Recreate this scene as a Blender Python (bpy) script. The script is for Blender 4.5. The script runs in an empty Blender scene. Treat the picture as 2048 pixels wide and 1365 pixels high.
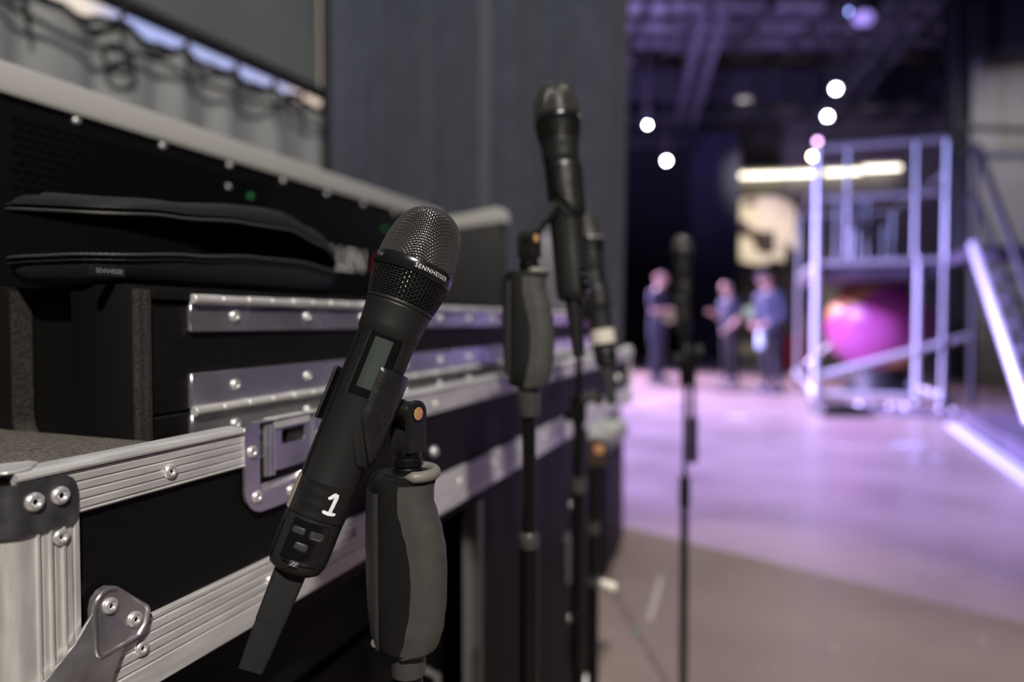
import bpy, bmesh, math, random
from math import sin, cos, pi, radians as R, hypot, atan2, sqrt
from mathutils import Vector, Matrix, noise
random.seed(7)
SC = bpy.context.scene
COL = SC.collection
# ------------------------------------------------------------------ camera, world, lights, exposure
F_PX, HORIZON = 1365.0, 642.0
PITCH = math.atan((682.5 - HORIZON) / F_PX)
CAM = Vector((0, 0, 1.0))
cam = bpy.data.cameras.new('camera')
cam.sensor_width = 36.0
cam.lens = 36.0 * F_PX / 2048
cam.clip_start, cam.clip_end = 0.02, 100
cam.dof.use_dof = True
cam.dof.focus_distance = 0.437
cam.dof.aperture_fstop = 2.5
co = bpy.data.objects.new('camera', cam)
COL.objects.link(co)
co.location = CAM
co.rotation_euler = (pi / 2 - PITCH, 0, 0)
SC.camera = co

wd = bpy.data.worlds.new('world'); SC.world = wd
wd.use_nodes = True
wd.node_tree.nodes['Background'].inputs[0].default_value = (0.60, 0.62, 0.80, 1)
wd.node_tree.nodes['Background'].inputs[1].default_value = 0.016
SC.view_settings.view_transform = 'Standard'
SC.view_settings.look = 'None'
SC.view_settings.exposure = 0.0
SC.view_settings.gamma = 1.0
SC.view_settings.use_curve_mapping = False


def light(name, kind, loc, target, color, power, **kw):
    l = bpy.data.lights.new(name, kind)
    l.color = color; l.energy = power
    for k, v in kw.items():
        setattr(l, k, v)
    o = bpy.data.objects.new(name, l)
    COL.objects.link(o)
    o.location = loc
    o.rotation_euler = (Vector(target) - Vector(loc)).to_track_quat('-Z', 'Y').to_euler()
    return o


# warm-white work light high behind the camera
light('work_light', 'SPOT', (0.75, -2.3, 3.7), (0.25, 1.3, 0.6), (1.0, 0.93, 0.86), 900, spot_size=R(80), spot_blend=0.6, shadow_soft_size=0.09)
# stage washes from stage left, high up, beyond the drapes
light('magenta_wash', 'SPOT', (-5.2, 8.6, 5.2), (0.75, 6.8, 0), (0.52, 0.41, 1.0), 34000, spot_size=R(57), spot_blend=0.85, shadow_soft_size=0.10)
light('blue_wash', 'SPOT', (-4.4, 5.6, 5.4), (3.7, 8.4, 0.8), (0.40, 0.44, 1.0), 4300, spot_size=R(72), spot_blend=0.7, shadow_soft_size=0.15)
light('pink_wash', 'SPOT', (-1.0, 15.5, 6.5), (2.6, 10.5, 0), (0.82, 0.58, 1.0), 27000, spot_size=R(44), spot_blend=0.9, shadow_soft_size=0.2)
light('ceiling_spill_fill', 'SPOT', (1.5, 10.5, 3.0), (4.6, 15, 7.6), (0.52, 0.38, 1.0), 3300, spot_size=R(100), spot_blend=1.0, shadow_soft_size=0.3)  # added purple spot, stands in for stage light spilling onto the ceiling
light('scenery_fill', 'SPOT', (5.0, 15.0, 6.0), (6.9, 18.8, 3.4), (1.0, 0.88, 0.74), 2100, spot_size=R(40), spot_blend=0.9, shadow_soft_size=0.15)  # added warm spot lifting the cream flat, on top of the fluorescents
light('side_drape_fill', 'SPOT', (6.4, 8.2, 4.6), (8.4, 11.5, 2.6), (1.0, 0.92, 0.84), 420, spot_size=R(85), spot_blend=0.9, shadow_soft_size=0.2)  # added spot to brighten the pale side drape, source unseen
light('near_floor_fill', 'SPOT', (0.75, 1.9, 5.6), (0.72, 2.2, 0), (1.0, 0.92, 0.87), 980, spot_size=R(27), spot_blend=0.35, shadow_soft_size=0.12)  # extra spot added to brighten the near floor without the case
# soft blue-white top light along the curtain
light('curtain_light', 'AREA', (-0.35, 2.2, 4.6), (-0.2, 3.25, 1.6), (0.72, 0.80, 1.0), 26, shape='RECTANGLE', size=1.4, size_y=0.3)


def W(px, py, d):
    """real-space point seen at a photograph pixel, at depth d along the view axis"""
    x = (px - 1024) / F_PX * d
    v = (682.5 - py) / F_PX * d
    return Vector((x, d * cos(PITCH) + v * sin(PITCH), 1.0 - d * sin(PITCH) + v * cos(PITCH)))


# ------------------------------------------------------------------ materials
def mat(name, color, rough=0.5, metal=0.0, spec=0.5, emit=None, noise_amt=0.0, noise_scale=60.0, bump=0.0, bump_scale=300.0,
        color2=None, alpha=None, coat=0.0, sheen=0.0, stretch=None, rough_var=0.0):
    m = bpy.data.materials.new(name)
    m.use_nodes = True
    nt = m.node_tree
    b = nt.nodes['Principled BSDF']
    b.inputs['Base Color'].default_value = (*color, 1)
    b.inputs['Roughness'].default_value = rough
    b.inputs['Metallic'].default_value = metal
    b.inputs['Specular IOR Level'].default_value = spec
    b.inputs['Coat Weight'].default_value = coat
    b.inputs['Sheen Weight'].default_value = sheen
    if emit:
        b.inputs['Emission Color'].default_value = (*emit[0], 1)
        b.inputs['Emission Strength'].default_value = emit[1]
    if noise_amt or bump or color2 or rough_var:
        tc = nt.nodes.new('ShaderNodeTexCoord')
        src = tc.outputs['Object']
        if stretch:
            mp = nt.nodes.new('ShaderNodeMapping')
            mp.inputs['Scale'].default_value = stretch
            nt.links.new(src, mp.inputs['Vector'])
            src = mp.outputs['Vector']
        if noise_amt or color2 or rough_var:
            n = nt.nodes.new('ShaderNodeTexNoise')
            n.inputs['Scale'].default_value = noise_scale
            n.inputs['Detail'].default_value = 5
            nt.links.new(src, n.inputs['Vector'])
            if noise_amt or color2:
                r = nt.nodes.new('ShaderNodeValToRGB')
                c2 = color2 or tuple(min(1, c * (1 + noise_amt)) for c in color)
                c1 = color if color2 else tuple(c * (1 - noise_amt) for c in color)
                r.color_ramp.elements[0].position = 0.35
                r.color_ramp.elements[1].position = 0.65
                r.color_ramp.elements[0].color = (*c1, 1)
                r.color_ramp.elements[1].color = (*c2, 1)
                nt.links.new(n.outputs['Fac'], r.inputs['Fac'])
                nt.links.new(r.outputs['Color'], b.inputs['Base Color'])
            if rough_var:
                mr = nt.nodes.new('ShaderNodeMapRange')
                mr.inputs['From Min'].default_value = 0.3
                mr.inputs['From Max'].default_value = 0.7
                mr.inputs['To Min'].default_value = max(0.02, rough - rough_var)
                mr.inputs['To Max'].default_value = rough + rough_var
                nt.links.new(n.outputs['Fac'], mr.inputs['Value'])
                nt.links.new(mr.outputs['Result'], b.inputs['Roughness'])
        if bump:
            n2 = nt.nodes.new('ShaderNodeTexNoise')
            n2.inputs['Scale'].default_value = bump_scale
            n2.inputs['Detail'].default_value = 3
            nt.links.new(src, n2.inputs['Vector'])
            bp = nt.nodes.new('ShaderNodeBump')
            bp.inputs['Strength'].default_value = bump
            bp.inputs['Distance'].default_value = 0.001
            nt.links.new(n2.outputs['Fac'], bp.inputs['Height'])
            nt.links.new(bp.outputs['Normal'], b.inputs['Normal'])
    return m


M = dict(
    alu=mat('aluminium', (0.70, 0.695, 0.67), 0.44, 0.5, noise_amt=0.10, noise_scale=25, stretch=(1, 8, 8), rough_var=0.08),
    alu_floor=mat('tube_aluminium', (0.60, 0.62, 0.68), 0.42, 0.6),
    zinc=mat('zinc_plate', (0.78, 0.76, 0.80), 0.24, 0.9, noise_amt=0.12, noise_scale=18, rough_var=0.08),
    zinc_mid=mat('brace_zinc', (0.42, 0.42, 0.43), 0.32, 0.8, noise_amt=0.15, noise_scale=60, rough_var=0.08),
    zinc_dark=mat('dark_zinc', (0.17, 0.175, 0.18), 0.32, 0.8, noise_amt=0.25, noise_scale=70, rough_var=0.08),
    alu_v=mat('upright_aluminium', (0.66, 0.65, 0.62), 0.46, 0.5, noise_amt=0.10, noise_scale=25, stretch=(8, 8, 1), rough_var=0.08),
    rivet=mat('rivet_metal', (0.80, 0.79, 0.78), 0.32, 0.7),
    hole=mat('rivet_hole', (0.01, 0.01, 0.01), 0.6),
    lam=mat('black_laminate', (0.0045, 0.0042, 0.0042), 0.55, bump=0.35, bump_scale=900, spec=0.14),
    wood=mat('black_stained_ply', (0.0042, 0.0040, 0.0038), 0.5, noise_amt=0.4, noise_scale=30, stretch=(2, 30, 30), bump=0.4, bump_scale=250, spec=0.18),
    plyedge=mat('worn_ply_edge', (0.016, 0.015, 0.013), 0.55, color2=(0.042, 0.038, 0.030), noise_scale=420, bump=1.0, bump_scale=500),
    foam=mat('charcoal_foam', (0.035, 0.032, 0.028), 0.85, color2=(0.16, 0.145, 0.12), noise_scale=520, bump=1.0, bump_scale=520),
    consl=mat('console_black', (0.0035, 0.0035, 0.004), 0.5, spec=0.12),
    consg=mat('console_grey', (0.35, 0.345, 0.325), 0.45),
    consd=mat('console_cheek', (0.020, 0.020, 0.020), 0.5),
    white=mat('white_print', (0.72, 0.72, 0.70), 0.6),
    red=mat('red_print', (0.42, 0.01, 0.015), 0.5),
    paint=mat('white_marker', (0.86, 0.86, 0.88), 0.55, noise_amt=0.08, noise_scale=500),
    pouch=mat('pouch_fabric', (0.0075, 0.0075, 0.007), 0.6, bump=0.6, bump_scale=700, sheen=0.03, spec=0.3),
    zip=mat('zip_tape', (0.045, 0.045, 0.042), 0.45, bump=0.8, bump_scale=900),
    tag=mat('grey_print', (0.22, 0.23, 0.27), 0.6),
    mbody=mat('mic_coating', (0.0125, 0.013, 0.0127), 0.46, bump=0.12, bump_scale=2500, spec=0.45),
    mring=mat('mic_ring', (0.010, 0.010, 0.011), 0.22, spec=0.6),
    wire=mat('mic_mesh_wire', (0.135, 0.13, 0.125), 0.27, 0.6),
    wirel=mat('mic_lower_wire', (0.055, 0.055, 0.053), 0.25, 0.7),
    inner=mat('mic_liner', (0.004, 0.004, 0.004), 0.9),
    glass=mat('display_window', (0.006, 0.007, 0.007), 0.08, spec=0.5),
    lcd=mat('lcd', (0.040, 0.050, 0.044), 0.25, noise_amt=0.15, noise_scale=120, stretch=(1, 1, 0.2)),
    tape=mat('black_tape', (0.010, 0.010, 0.0105), 0.36, bump=0.15, bump_scale=300),
    gloss=mat('gloss_black', (0.006, 0.006, 0.007), 0.14, spec=0.6),
    chrome=mat('button_rim', (0.55, 0.54, 0.55), 0.25, 1.0),
    button=mat('button_rubber', (0.03, 0.03, 0.03), 0.5),
    beige=mat('beige_strip', (0.27, 0.235, 0.185), 0.5),
    antenna=mat('antenna_rubber', (0.0075, 0.008, 0.008), 0.6, bump=0.15, bump_scale=1200),
    clip=mat('clip_plastic', (0.013, 0.013, 0.013), 0.36, bump=0.25, bump_scale=500, rough_var=0.10, noise_scale=120),
    clipwear=mat('clip_wear', (0.10, 0.10, 0.10), 0.5, noise_amt=0.5, noise_scale=900),
    copper=mat('copper_bolt', (0.62, 0.24, 0.17), 0.38, 0.35, color2=(0.66, 0.40, 0.13), noise_scale=160),
    pad=mat('grip_grey_rubber', (0.048, 0.048, 0.043), 0.55, bump=0.12, bump_scale=900, noise_amt=0.08, noise_scale=90),
    core=mat('grip_black', (0.0055, 0.0055, 0.0055), 0.5, spec=0.3),
    rim=mat('grip_rim', (0.17, 0.16, 0.14), 0.5),
    pole=mat('stand_black', (0.0045, 0.0045, 0.0045), 0.36, spec=0.3),
    collar=mat('stand_collar', (0.045, 0.045, 0.044), 0.4),
    base=mat('cast_iron', (0.012, 0.012, 0.012), 0.55, bump=0.4, bump_scale=300),
    wtape=mat('white_cloth_tape', (0.62, 0.58, 0.50), 0.75, noise_amt=0.06, noise_scale=200),
    drape=mat('blue_black_drape', (0.048, 0.053, 0.072), 0.92, noise_amt=0.12, noise_scale=9, sheen=0.25),
    gdrape=mat('grey_drape', (0.27, 0.28, 0.28), 0.9, noise_amt=0.06, noise_scale=6, sheen=0.1),
    gdrape2=mat('dark_grey_drape', (0.115, 0.122, 0.118), 0.92, noise_amt=0.06, noise_scale=6),
    bdrape=mat('black_leg_drape', (0.006, 0.006, 0.010), 0.95),
    ndrape=mat('navy_leg_drape', (0.008, 0.009, 0.022), 0.95),
    rdrape=mat('pale_grey_drape', (0.17, 0.165, 0.155), 0.9, noise_amt=0.05, noise_scale=3),
    tie=mat('black_tie', (0.008, 0.008, 0.010), 0.8),
    floor=None,
    wall=mat('backstage_wall', (0.30, 0.285, 0.25), 0.9, noise_amt=0.08, noise_scale=2),
    dwall=mat('dark_wall', (0.02, 0.02, 0.024), 0.9, noise_amt=0.1, noise_scale=2),
    ceil=mat('ceiling_sheet', (0.22, 0.22, 0.24), 0.8, noise_amt=0.1, noise_scale=2),
    beam=mat('black_steel', (0.010, 0.010, 0.013), 0.6),
    truss=mat('dark_truss', (0.035, 0.035, 0.042), 0.5),
    fixture=mat('fixture_black', (0.010, 0.010, 0.011), 0.5),
    cream=mat('cream_paint', (0.60, 0.54, 0.45), 0.8, noise_amt=0.12, noise_scale=3),
    brown=mat('brown_paint', (0.030, 0.018, 0.015), 0.8),
    ball=None,
    deck=mat('deck_purple_black', (0.055, 0.045, 0.07), 0.6, noise_amt=0.3, noise_scale=4),
    strip=mat('white_edge', (0.36, 0.40, 0.50), 0.5),
    skin=mat('skin', (0.62, 0.38, 0.30), 0.55, noise_amt=0.05, noise_scale=20),
    shirt=mat('navy_tshirt', (0.050, 0.055, 0.095), 0.9, noise_amt=0.1, noise_scale=12),
    trous=mat('dark_trousers', (0.045, 0.048, 0.075), 0.9, noise_amt=0.15, noise_scale=12),
    trousb=mat('black_trousers', (0.012, 0.012, 0.018), 0.9, noise_amt=0.15, noise_scale=12),
    shoe=mat('shoe_grey', (0.10, 0.10, 0.13), 0.7),
    hairp=mat('fair_hair', (0.42, 0.26, 0.22), 0.7),
    cap=mat('navy_cap', (0.09, 0.09, 0.15), 0.9),
    hair=mat('dark_hair', (0.012, 0.010, 0.012), 0.7),
    yellow=mat('pale_yellow', (0.50, 0.46, 0.24), 0.7),
    pwhite=mat('pale_plastic', (0.55, 0.68, 0.72), 0.4),
    rbin=mat('red_box', (0.35, 0.02, 0.02), 0.5),
    green=mat('green_tape', (0.06, 0.42, 0.14), 0.6),
    pale=mat('pale_tape', (0.33, 0.30, 0.28), 0.6),
    cloth=mat('pale_lid', (0.30, 0.31, 0.285), 0.6),
    bag=mat('bag_cloth', (0.10, 0.095, 0.115), 0.85, noise_amt=0.15, noise_scale=30),
    cable=mat('cable_rubber', (0.012, 0.014, 0.014), 0.45),
    conn=mat('connector_metal', (0.26, 0.26, 0.25), 0.4, 0.6),
    led=mat('green_led', (0.02, 0.2, 0.04), 0.4, emit=((0.1, 1.0, 0.25), 0.07)),
    tube=mat('fluorescent_tube', (0.9, 0.88, 0.8), 0.4, emit=((1.0, 0.92, 0.76), 4.5)),
    exitl=mat('pale_green_lamp', (0.5, 0.7, 0.6), 0.4, emit=((0.78, 1.0, 0.88), 0.55)),
    lens=mat('lens_white', (0.9, 0.9, 1), 0.2, emit=((0.86, 0.88, 1.0), 110)),
    lensb=mat('lens_blue', (0.5, 0.6, 1), 0.2, emit=((0.32, 0.42, 1.0), 26)),
    lensl=mat('lens_lilac', (0.6, 0.5, 0.9), 0.2, emit=((0.42, 0.34, 0.95), 0.55)),
    lensp=mat('lens_pink', (0.9, 0.6, 0.8), 0.2, emit=((0.75, 0.42, 0.85), 14)),
    lensy=mat('lens_yellow', (1, 0.9, 0.6), 0.2, emit=((1.0, 0.86, 0.5), 45)),
)


def floor_material():
    m = bpy.data.materials.new('stage_floor'); m.use_nodes = True
    nt = m.node_tree; b = nt.nodes['Principled BSDF']
    tc = nt.nodes.new('ShaderNodeTexCoord')
    n = nt.nodes.new('ShaderNodeTexNoise'); n.inputs['Scale'].default_value = 1.4; n.inputs['Detail'].default_value = 6
    nt.links.new(tc.outputs['Object'], n.inputs['Vector'])
    r = nt.nodes.new('ShaderNodeValToRGB')
    r.color_ramp.elements[0].position = 0.3; r.color_ramp.elements[1].position = 0.75
    r.color_ramp.elements[0].color = (0.150, 0.115, 0.105, 1); r.color_ramp.elements[1].color = (0.225, 0.180, 0.165, 1)
    nt.links.new(n.outputs['Fac'], r.inputs['Fac'])
    n3 = nt.nodes.new('ShaderNodeTexNoise'); n3.inputs['Scale'].default_value = 26; n3.inputs['Detail'].default_value = 3
    nt.links.new(tc.outputs['Object'], n3.inputs['Vector'])
    r3 = nt.nodes.new('ShaderNodeValToRGB')
    r3.color_ramp.elements[0].position = 0.66; r3.color_ramp.elements[1].position = 0.74
    r3.color_ramp.elements[0].color = (0, 0, 0, 1); r3.color_ramp.elements[1].color = (1, 1, 1, 1)
    nt.links.new(n3.outputs['Fac'], r3.inputs['Fac'])
    mx = nt.nodes.new('ShaderNodeMix'); mx.data_type = 'RGBA'
    mx.inputs['B'].default_value = (0.34, 0.29, 0.26, 1)
    nt.links.new(r3.outputs['Color'], mx.inputs['Factor'])
    nt.links.new(r.outputs['Color'], mx.inputs['A'])
    nt.links.new(mx.outputs['Result'], b.inputs['Base Color'])
    mr = nt.nodes.new('ShaderNodeMapRange')
    mr.inputs['From Min'].default_value = 0.3; mr.inputs['From Max'].default_value = 0.7
    mr.inputs['To Min'].default_value = 0.26; mr.inputs['To Max'].default_value = 0.42
    nt.links.new(n.outputs['Fac'], mr.inputs['Value'])
    nt.links.new(mr.outputs['Result'], b.inputs['Roughness'])
    b.inputs['Specular IOR Level'].default_value = 0.5
    return m


def ball_material():
    m = bpy.data.materials.new('painted_ball'); m.use_nodes = True
    nt = m.node_tree; b = nt.nodes['Principled BSDF']
    tc = nt.nodes.new('ShaderNodeTexCoord')
    dp = nt.nodes.new('ShaderNodeVectorMath'); dp.operation = 'DOT_PRODUCT'
    dp.inputs[1].default_value = (0.72, -0.20, -1.10)
    nt.links.new(tc.outputs['Object'], dp.inputs[0])
    n = nt.nodes.new('ShaderNodeTexNoise'); n.inputs['Scale'].default_value = 3.0
    nt.links.new(tc.outputs['Object'], n.inputs['Vector'])
    ab = nt.nodes.new('ShaderNodeMath'); ab.operation = 'ABSOLUTE'
    nt.links.new(dp.outputs['Value'], ab.inputs[0])
    ad = nt.nodes.new('ShaderNodeMath'); ad.operation = 'MULTIPLY_ADD'; ad.inputs[1].default_value = 0.35
    nt.links.new(n.outputs['Fac'], ad.inputs[0]); nt.links.new(ab.outputs[0], ad.inputs[2])
    r = nt.nodes.new('ShaderNodeValToRGB')
    r.color_ramp.elements[0].position = 0.74; r.color_ramp.elements[1].position = 0.80
    r.color_ramp.elements[0].color = (0.40, 0.07, 0.27, 1); r.color_ramp.elements[1].color = (0.48, 0.25, 0.09, 1)
    e = r.color_ramp.elements.new(0.93); e.color = (0.48, 0.25, 0.09, 1)
    e = r.color_ramp.elements.new(0.97); e.color = (0.42, 0.03, 0.06, 1)
    nt.links.new(ad.outputs[0], r.inputs['Fac'])
    nt.links.new(r.outputs['Color'], b.inputs['Base Color'])
    b.inputs['Roughness'].default_value = 0.35
    return m


M['floor'] = floor_material()
M['ball'] = ball_material()


# ------------------------------------------------------------------ mesh helpers
class MB:
    def __init__(s):
        s.v = []; s.f = []; s.m = []; s.mi = 0

    def add(s, vs, fs):
        o = len(s.v)
        s.v += [tuple(v) for v in vs]
        s.f += [tuple(i + o for i in f) for f in fs]
        s.m += [s.mi] * len(fs)
        return s

    def box(s, x0, x1, y0, y1, z0, z1, mtx=None):
        vs = [Vector((x, y, z)) for x in (x0, x1) for y in (y0, y1) for z in (z0, z1)]
        if mtx: vs = [mtx @ v for v in vs]
        return s.add(vs, [(0, 1, 3, 2), (4, 6, 7, 5), (0, 4, 5, 1), (2, 3, 7, 6), (0, 2, 6, 4), (1, 5, 7, 3)])

    def tube(s, pts, r, n=10, caps=True, closed=False):
        pts = [Vector(p) for p in pts]
        rs = r if isinstance(r, (list, tuple)) else [r] * len(pts)
        vs = []; fs = []; prev = None
        N = len(pts)
        for i, p in enumerate(pts):
            a = pts[(i - 1) % N] if (closed or i > 0) else p
            b = pts[(i + 1) % N] if (closed or i < N - 1) else p
            t = (b - a).normalized()
            if prev is None:
                up = Vector((0, 0, 1)) if abs(t.z) < 0.9 else Vector((1, 0, 0))
                u = t.cross(up).normalized()
            else:
                u = (prev - t * prev.dot(t)).normalized()
            prev = u
            w = t.cross(u)
            for k in range(n):
                an = 2 * pi * k / n
                vs.append(p + (u * cos(an) + w * sin(an)) * rs[i])
        for i in range(N if closed else N - 1):
            j = (i + 1) % N
            for k in range(n):
                l = (k + 1) % n
                fs.append((i * n + k, i * n + l, j * n + l, j * n + k))
        if caps and not closed:
            fs.append(tuple(range(n))[::-1]); fs.append(tuple((N - 1) * n + k for k in range(n)))
        return s.add(vs, fs)

    def lathe(s, prof, n=24, mtx=None):
        vs = []; fs = []
        for r, z in prof:
            for k in range(n):
                a = 2 * pi * k / n
                vs.append(Vector((max(r, 1e-6) * cos(a), max(r, 1e-6) * sin(a), z)))
        if mtx: vs = [mtx @ v for v in vs]
        for i in range(len(prof) - 1):
            for k in range(n):
                l = (k + 1) % n
                fs.append((i * n + k, i * n + l, (i + 1) * n + l, (i + 1) * n + k))
        if prof[0][0] > 1e-5: fs.append(tuple(range(n))[::-1])
        if prof[-1][0] > 1e-5: fs.append(tuple((len(prof) - 1) * n + k for k in range(n)))
        return s.add(vs, fs)

    def prism(s, poly, c0, c1, fn):
        """poly of (a,b), extruded c0..c1, fn(a,b,c)->xyz"""
        n = len(poly)
        vs = [fn(a, b, c0) for a, b in poly] + [fn(a, b, c1) for a, b in poly]
        fs = [tuple(range(n))[::-1], tuple(range(n, 2 * n))]
        fs += [(i, (i + 1) % n, n + (i + 1) % n, n + i) for i in range(n)]
        return s.add(vs, fs)

    def grid(s, fn, nu, nv, cu=False, cv=False):
        vs = [fn(i / (nu if cu else nu - 1), j / (nv if cv else nv - 1)) for i in range(nu) for j in range(nv)]
        fs = []
        for i in range(nu if cu else nu - 1):
            for j in range(nv if cv else nv - 1):
                a, b = (i + 1) % nu, (j + 1) % nv
                fs.append((i * nv + j, a * nv + j, a * nv + b, i * nv + b))
        return s.add(vs, fs)

    def shell(s, fn, nu, nv):
        """closed thick patch; fn(u,v,w) with w 0 outer, 1 inner"""
        vs = [fn(i / (nu - 1), j / (nv - 1), w) for w in (0, 1) for i in range(nu) for j in range(nv)]
        K = nu * nv; fs = []
        for i in range(nu - 1):
            for j in range(nv - 1):
                q = (i * nv + j, (i + 1) * nv + j, (i + 1) * nv + j + 1, i * nv + j + 1)
                fs.append(q); fs.append(tuple(K + k for k in q[::-1]))
        rim = [i * nv for i in range(nu)] + [(nu - 1) * nv + j for j in range(1, nv)] + [i * nv + nv - 1 for i in range(nu - 2, -1, -1)] + [j for j in range(nv - 2, 0, -1)]
        for a, b in zip(rim, rim[1:] + rim[:1]):
            fs.append((a, b, K + b, K + a))
        return s.add(vs, fs)

    def build(s, name, mats, parent=None, bevel=None, angle=38, smooth=True, recalc=True):
        me = bpy.data.meshes.new(name)
        me.from_pydata(s.v, [], s.f)
        mats = mats if isinstance(mats, (list, tuple)) else [mats]
        for m in mats: me.materials.append(m)
        if len(mats) > 1: me.polygons.foreach_set('material_index', s.m)
        if recalc or bevel:
            bm = bmesh.new(); bm.from_mesh(me)
            bmesh.ops.recalc_face_normals(bm, faces=bm.faces)
            if bevel:
                es = [e for e in bm.edges if len(e.link_faces) == 2 and e.calc_face_angle(0) > R(32)]
                bmesh.ops.bevel(bm, geom=es, offset=bevel[0], segments=bevel[1], affect='EDGES', profile=0.6)
            bm.to_mesh(me); bm.free()
        if smooth:
            me.polygons.foreach_set('use_smooth', [True] * len(me.polygons))
            me.set_sharp_from_angle(angle=R(angle))
        return link(name, me, parent)


def link(name, me, parent=None):
    o = bpy.data.objects.new(name, me)
    COL.objects.link(o)
    if parent is not None: o.parent = parent
    return o


def thing(name, label, cat, mtx=None, group=None, obj=None):
    o = obj or bpy.data.objects.new(name, None)
    if obj is None: COL.objects.link(o)
    if mtx is not None: o.matrix_world = mtx
    o['label'] = label; o['category'] = cat
    if group: o['group'] = group
    return o


def struct(o):
    o['kind'] = 'structure'; return o


def stuff(o):
    o['kind'] = 'stuff'; return o


def dup(o, parent=None):
    c = o.copy(); COL.objects.link(c)
    if parent is not None: c.parent = parent
    for ch in [x for x in ALL_CHILDREN(o)]:
        dup(ch, c)
    return c


def ALL_CHILDREN(o):
    return [x for x in bpy.data.objects if x.parent == o]


def rrect(x0, x1, z0, z1, r, n=6):
    if not isinstance(r, (list, tuple)): r = [r] * 4   # corners: x1z1, x0z1, x0z0, x1z0
    out = []
    for (cx, cz, a0), q in zip(((x1, z1, 0), (x0, z1, 90), (x0, z0, 180), (x1, z0, 270)), r):
        sx = -1 if cx == x1 else 1; sz = -1 if cz == z1 else 1
        for k in range(n + 1):
            a = R(a0 + 90 * k / n)
            out.append((cx + sx * q + q * cos(a), cz + sz * q + q * sin(a)))
    return out


def text_mesh(txt, size, shear=0.0, spacing=1.0):
    cu = bpy.data.curves.new('txt', 'FONT')
    cu.body = txt; cu.size = size; cu.shear = shear; cu.space_character = spacing
    cu.align_x = 'CENTER'; cu.resolution_u = 4; cu.offset = size * 0.004
    o = bpy.data.objects.new('txt', cu); COL.objects.link(o)
    dg = bpy.context.evaluated_depsgraph_get()
    me = bpy.data.meshes.new_from_object(o.evaluated_get(dg))
    bpy.data.objects.remove(o); bpy.data.curves.remove(cu)
    return me


def text_part(name, txt, size, fn, m, parent, shear=0.0, spacing=1.0, thick=None):
    me = text_mesh(txt, size, shear, spacing)
    bm = bmesh.new(); bm.from_mesh(me)
    bmesh.ops.triangulate(bm, faces=bm.faces)
    bmesh.ops.subdivide_edges(bm, edges=[e for e in bm.edges if e.calc_length() > size * 0.25], cuts=2)
    for v in bm.verts: v.co = Vector(fn(v.co.x, v.co.y))
    bm.to_mesh(me); bm.free()
    me.materials.clear(); me.materials.append(m)
    return link(name, me, parent)


# ------------------------------------------------------------------ the room
def S(name, mb, m, **k): return struct(mb.build(name, m, **k))


S('floor', MB().box(-16, 16, -8, 24, -0.12, 0.0), M['floor'])
S('ceiling', MB().box(-16, 16, -8, 24, 7.6, 7.75), M['ceil'])
S('wall_back', MB().box(-16, 16, 22.0, 22.3, 0, 7.6), M['wall'])
S('wall_right', MB().box(15.7, 16, -8, 22, 0, 7.6), M['dwall'])
S('wall_left', MB().box(-16, -15.7, -8, 22, 0, 7.6), M['dwall'])
S('wall_front', MB().box(-16, 16, -8, -7.7, 0, 7.6), M['dwall'])
ce = [o for o in bpy.data.objects if o.name == 'ceiling'][0]
mb = MB()
pm = MB().box(-12, 14, -0.04, 0.04, 7.45, 7.6).build('purlin', M['truss'], ce)
pm.location.y = 10.2
for k in range(1, 12):
    c = pm.copy(); COL.objects.link(c); c.parent = ce; c.location.y = 10.2 + k * 0.95
rm = MB().box(-0.05, 0.05, 9.5, 22, 7.3, 7.46).build('rafter', M['truss'], ce)
rm.location.x = -1.0
for k in range(1, 12):
    c = rm.copy(); COL.objects.link(c); c.parent = ce; c.location.x = -1.0 + k * 1.25

# black border drapes / beams under the ceiling
def border(y, x0, x1, z0, z1, lab, ry=0.0):
    mb = MB().grid(lambda u, v: Vector((x0 + (x1 - x0) * u, y + 0.05 * sin(u * 90) * (1 - v), z0 + (z1 - z0) * v)), 120, 3)
    o = mb.build('border_drape', M['bdrape'])
    thing('border_drape', lab, 'drape', obj=o)
    return o


border(15.4, 2.6, 13, 5.9, 6.62, 'black border drape hung across the ceiling below the purple lit sheets')

def lattice_truss(a, b, h, lab, name='lighting_truss', mtl='truss', bays=12):
    a, b = Vector(a), Vector(b)
    t = thing(name, lab, 'truss', Matrix.Translation(a))
    d = b - a
    up = Vector((0, 0, h))
    sd = d.normalized().cross(Vector((0, 0, 1))) * h
    for off in (Vector(), up, sd, up + sd):
        MB().tube([off, off + d], 0.028, 8).build('chord', M[mtl], t)
    mb = MB()
    for k in range(bays):
        p, q = d * (k / bays), d * ((k + 1) / bays)
        for o1, o2 in ((Vector(), up), (sd, up + sd), (up, up + sd)):
            mb.tube([p + o1, q + o2], 0.015, 5).tube([q + o1, q + o2], 0.015, 5)
    stuff(mb.build('lacing', M[mtl], t))
    for f in (0.08, 0.92):
        p = d * f + up + sd * 0.5
        MB().tube([p, Vector((p.x, p.y, 7.6 - a.z))], 0.02, 6).build('hanger', M[mtl], t)
    return t


lattice_truss((3.0, 13.6, 6.3), (12.5, 13.6, 6.5), 0.5, 'dark lattice truss across the ceiling in front of the purple sheets', bays=16)
lattice_truss((2.8, 18.5, 5.7), (12.5, 18.5, 5.9), 0.6, 'dark lattice truss high above the cream scenery at the back', bays=16)
lattice_truss((5.95, 9.6, 5.9), (6.8, 15.0, 5.35), 0.40, 'dark lattice truss running back above the row of bright stage lamps', bays=14)
lattice_truss((2.75, 8.9, 6.1), (3.6, 15.0, 5.2), 0.35, 'dark lattice truss running back above the two lamps beside the curtain', bays=14)

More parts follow.
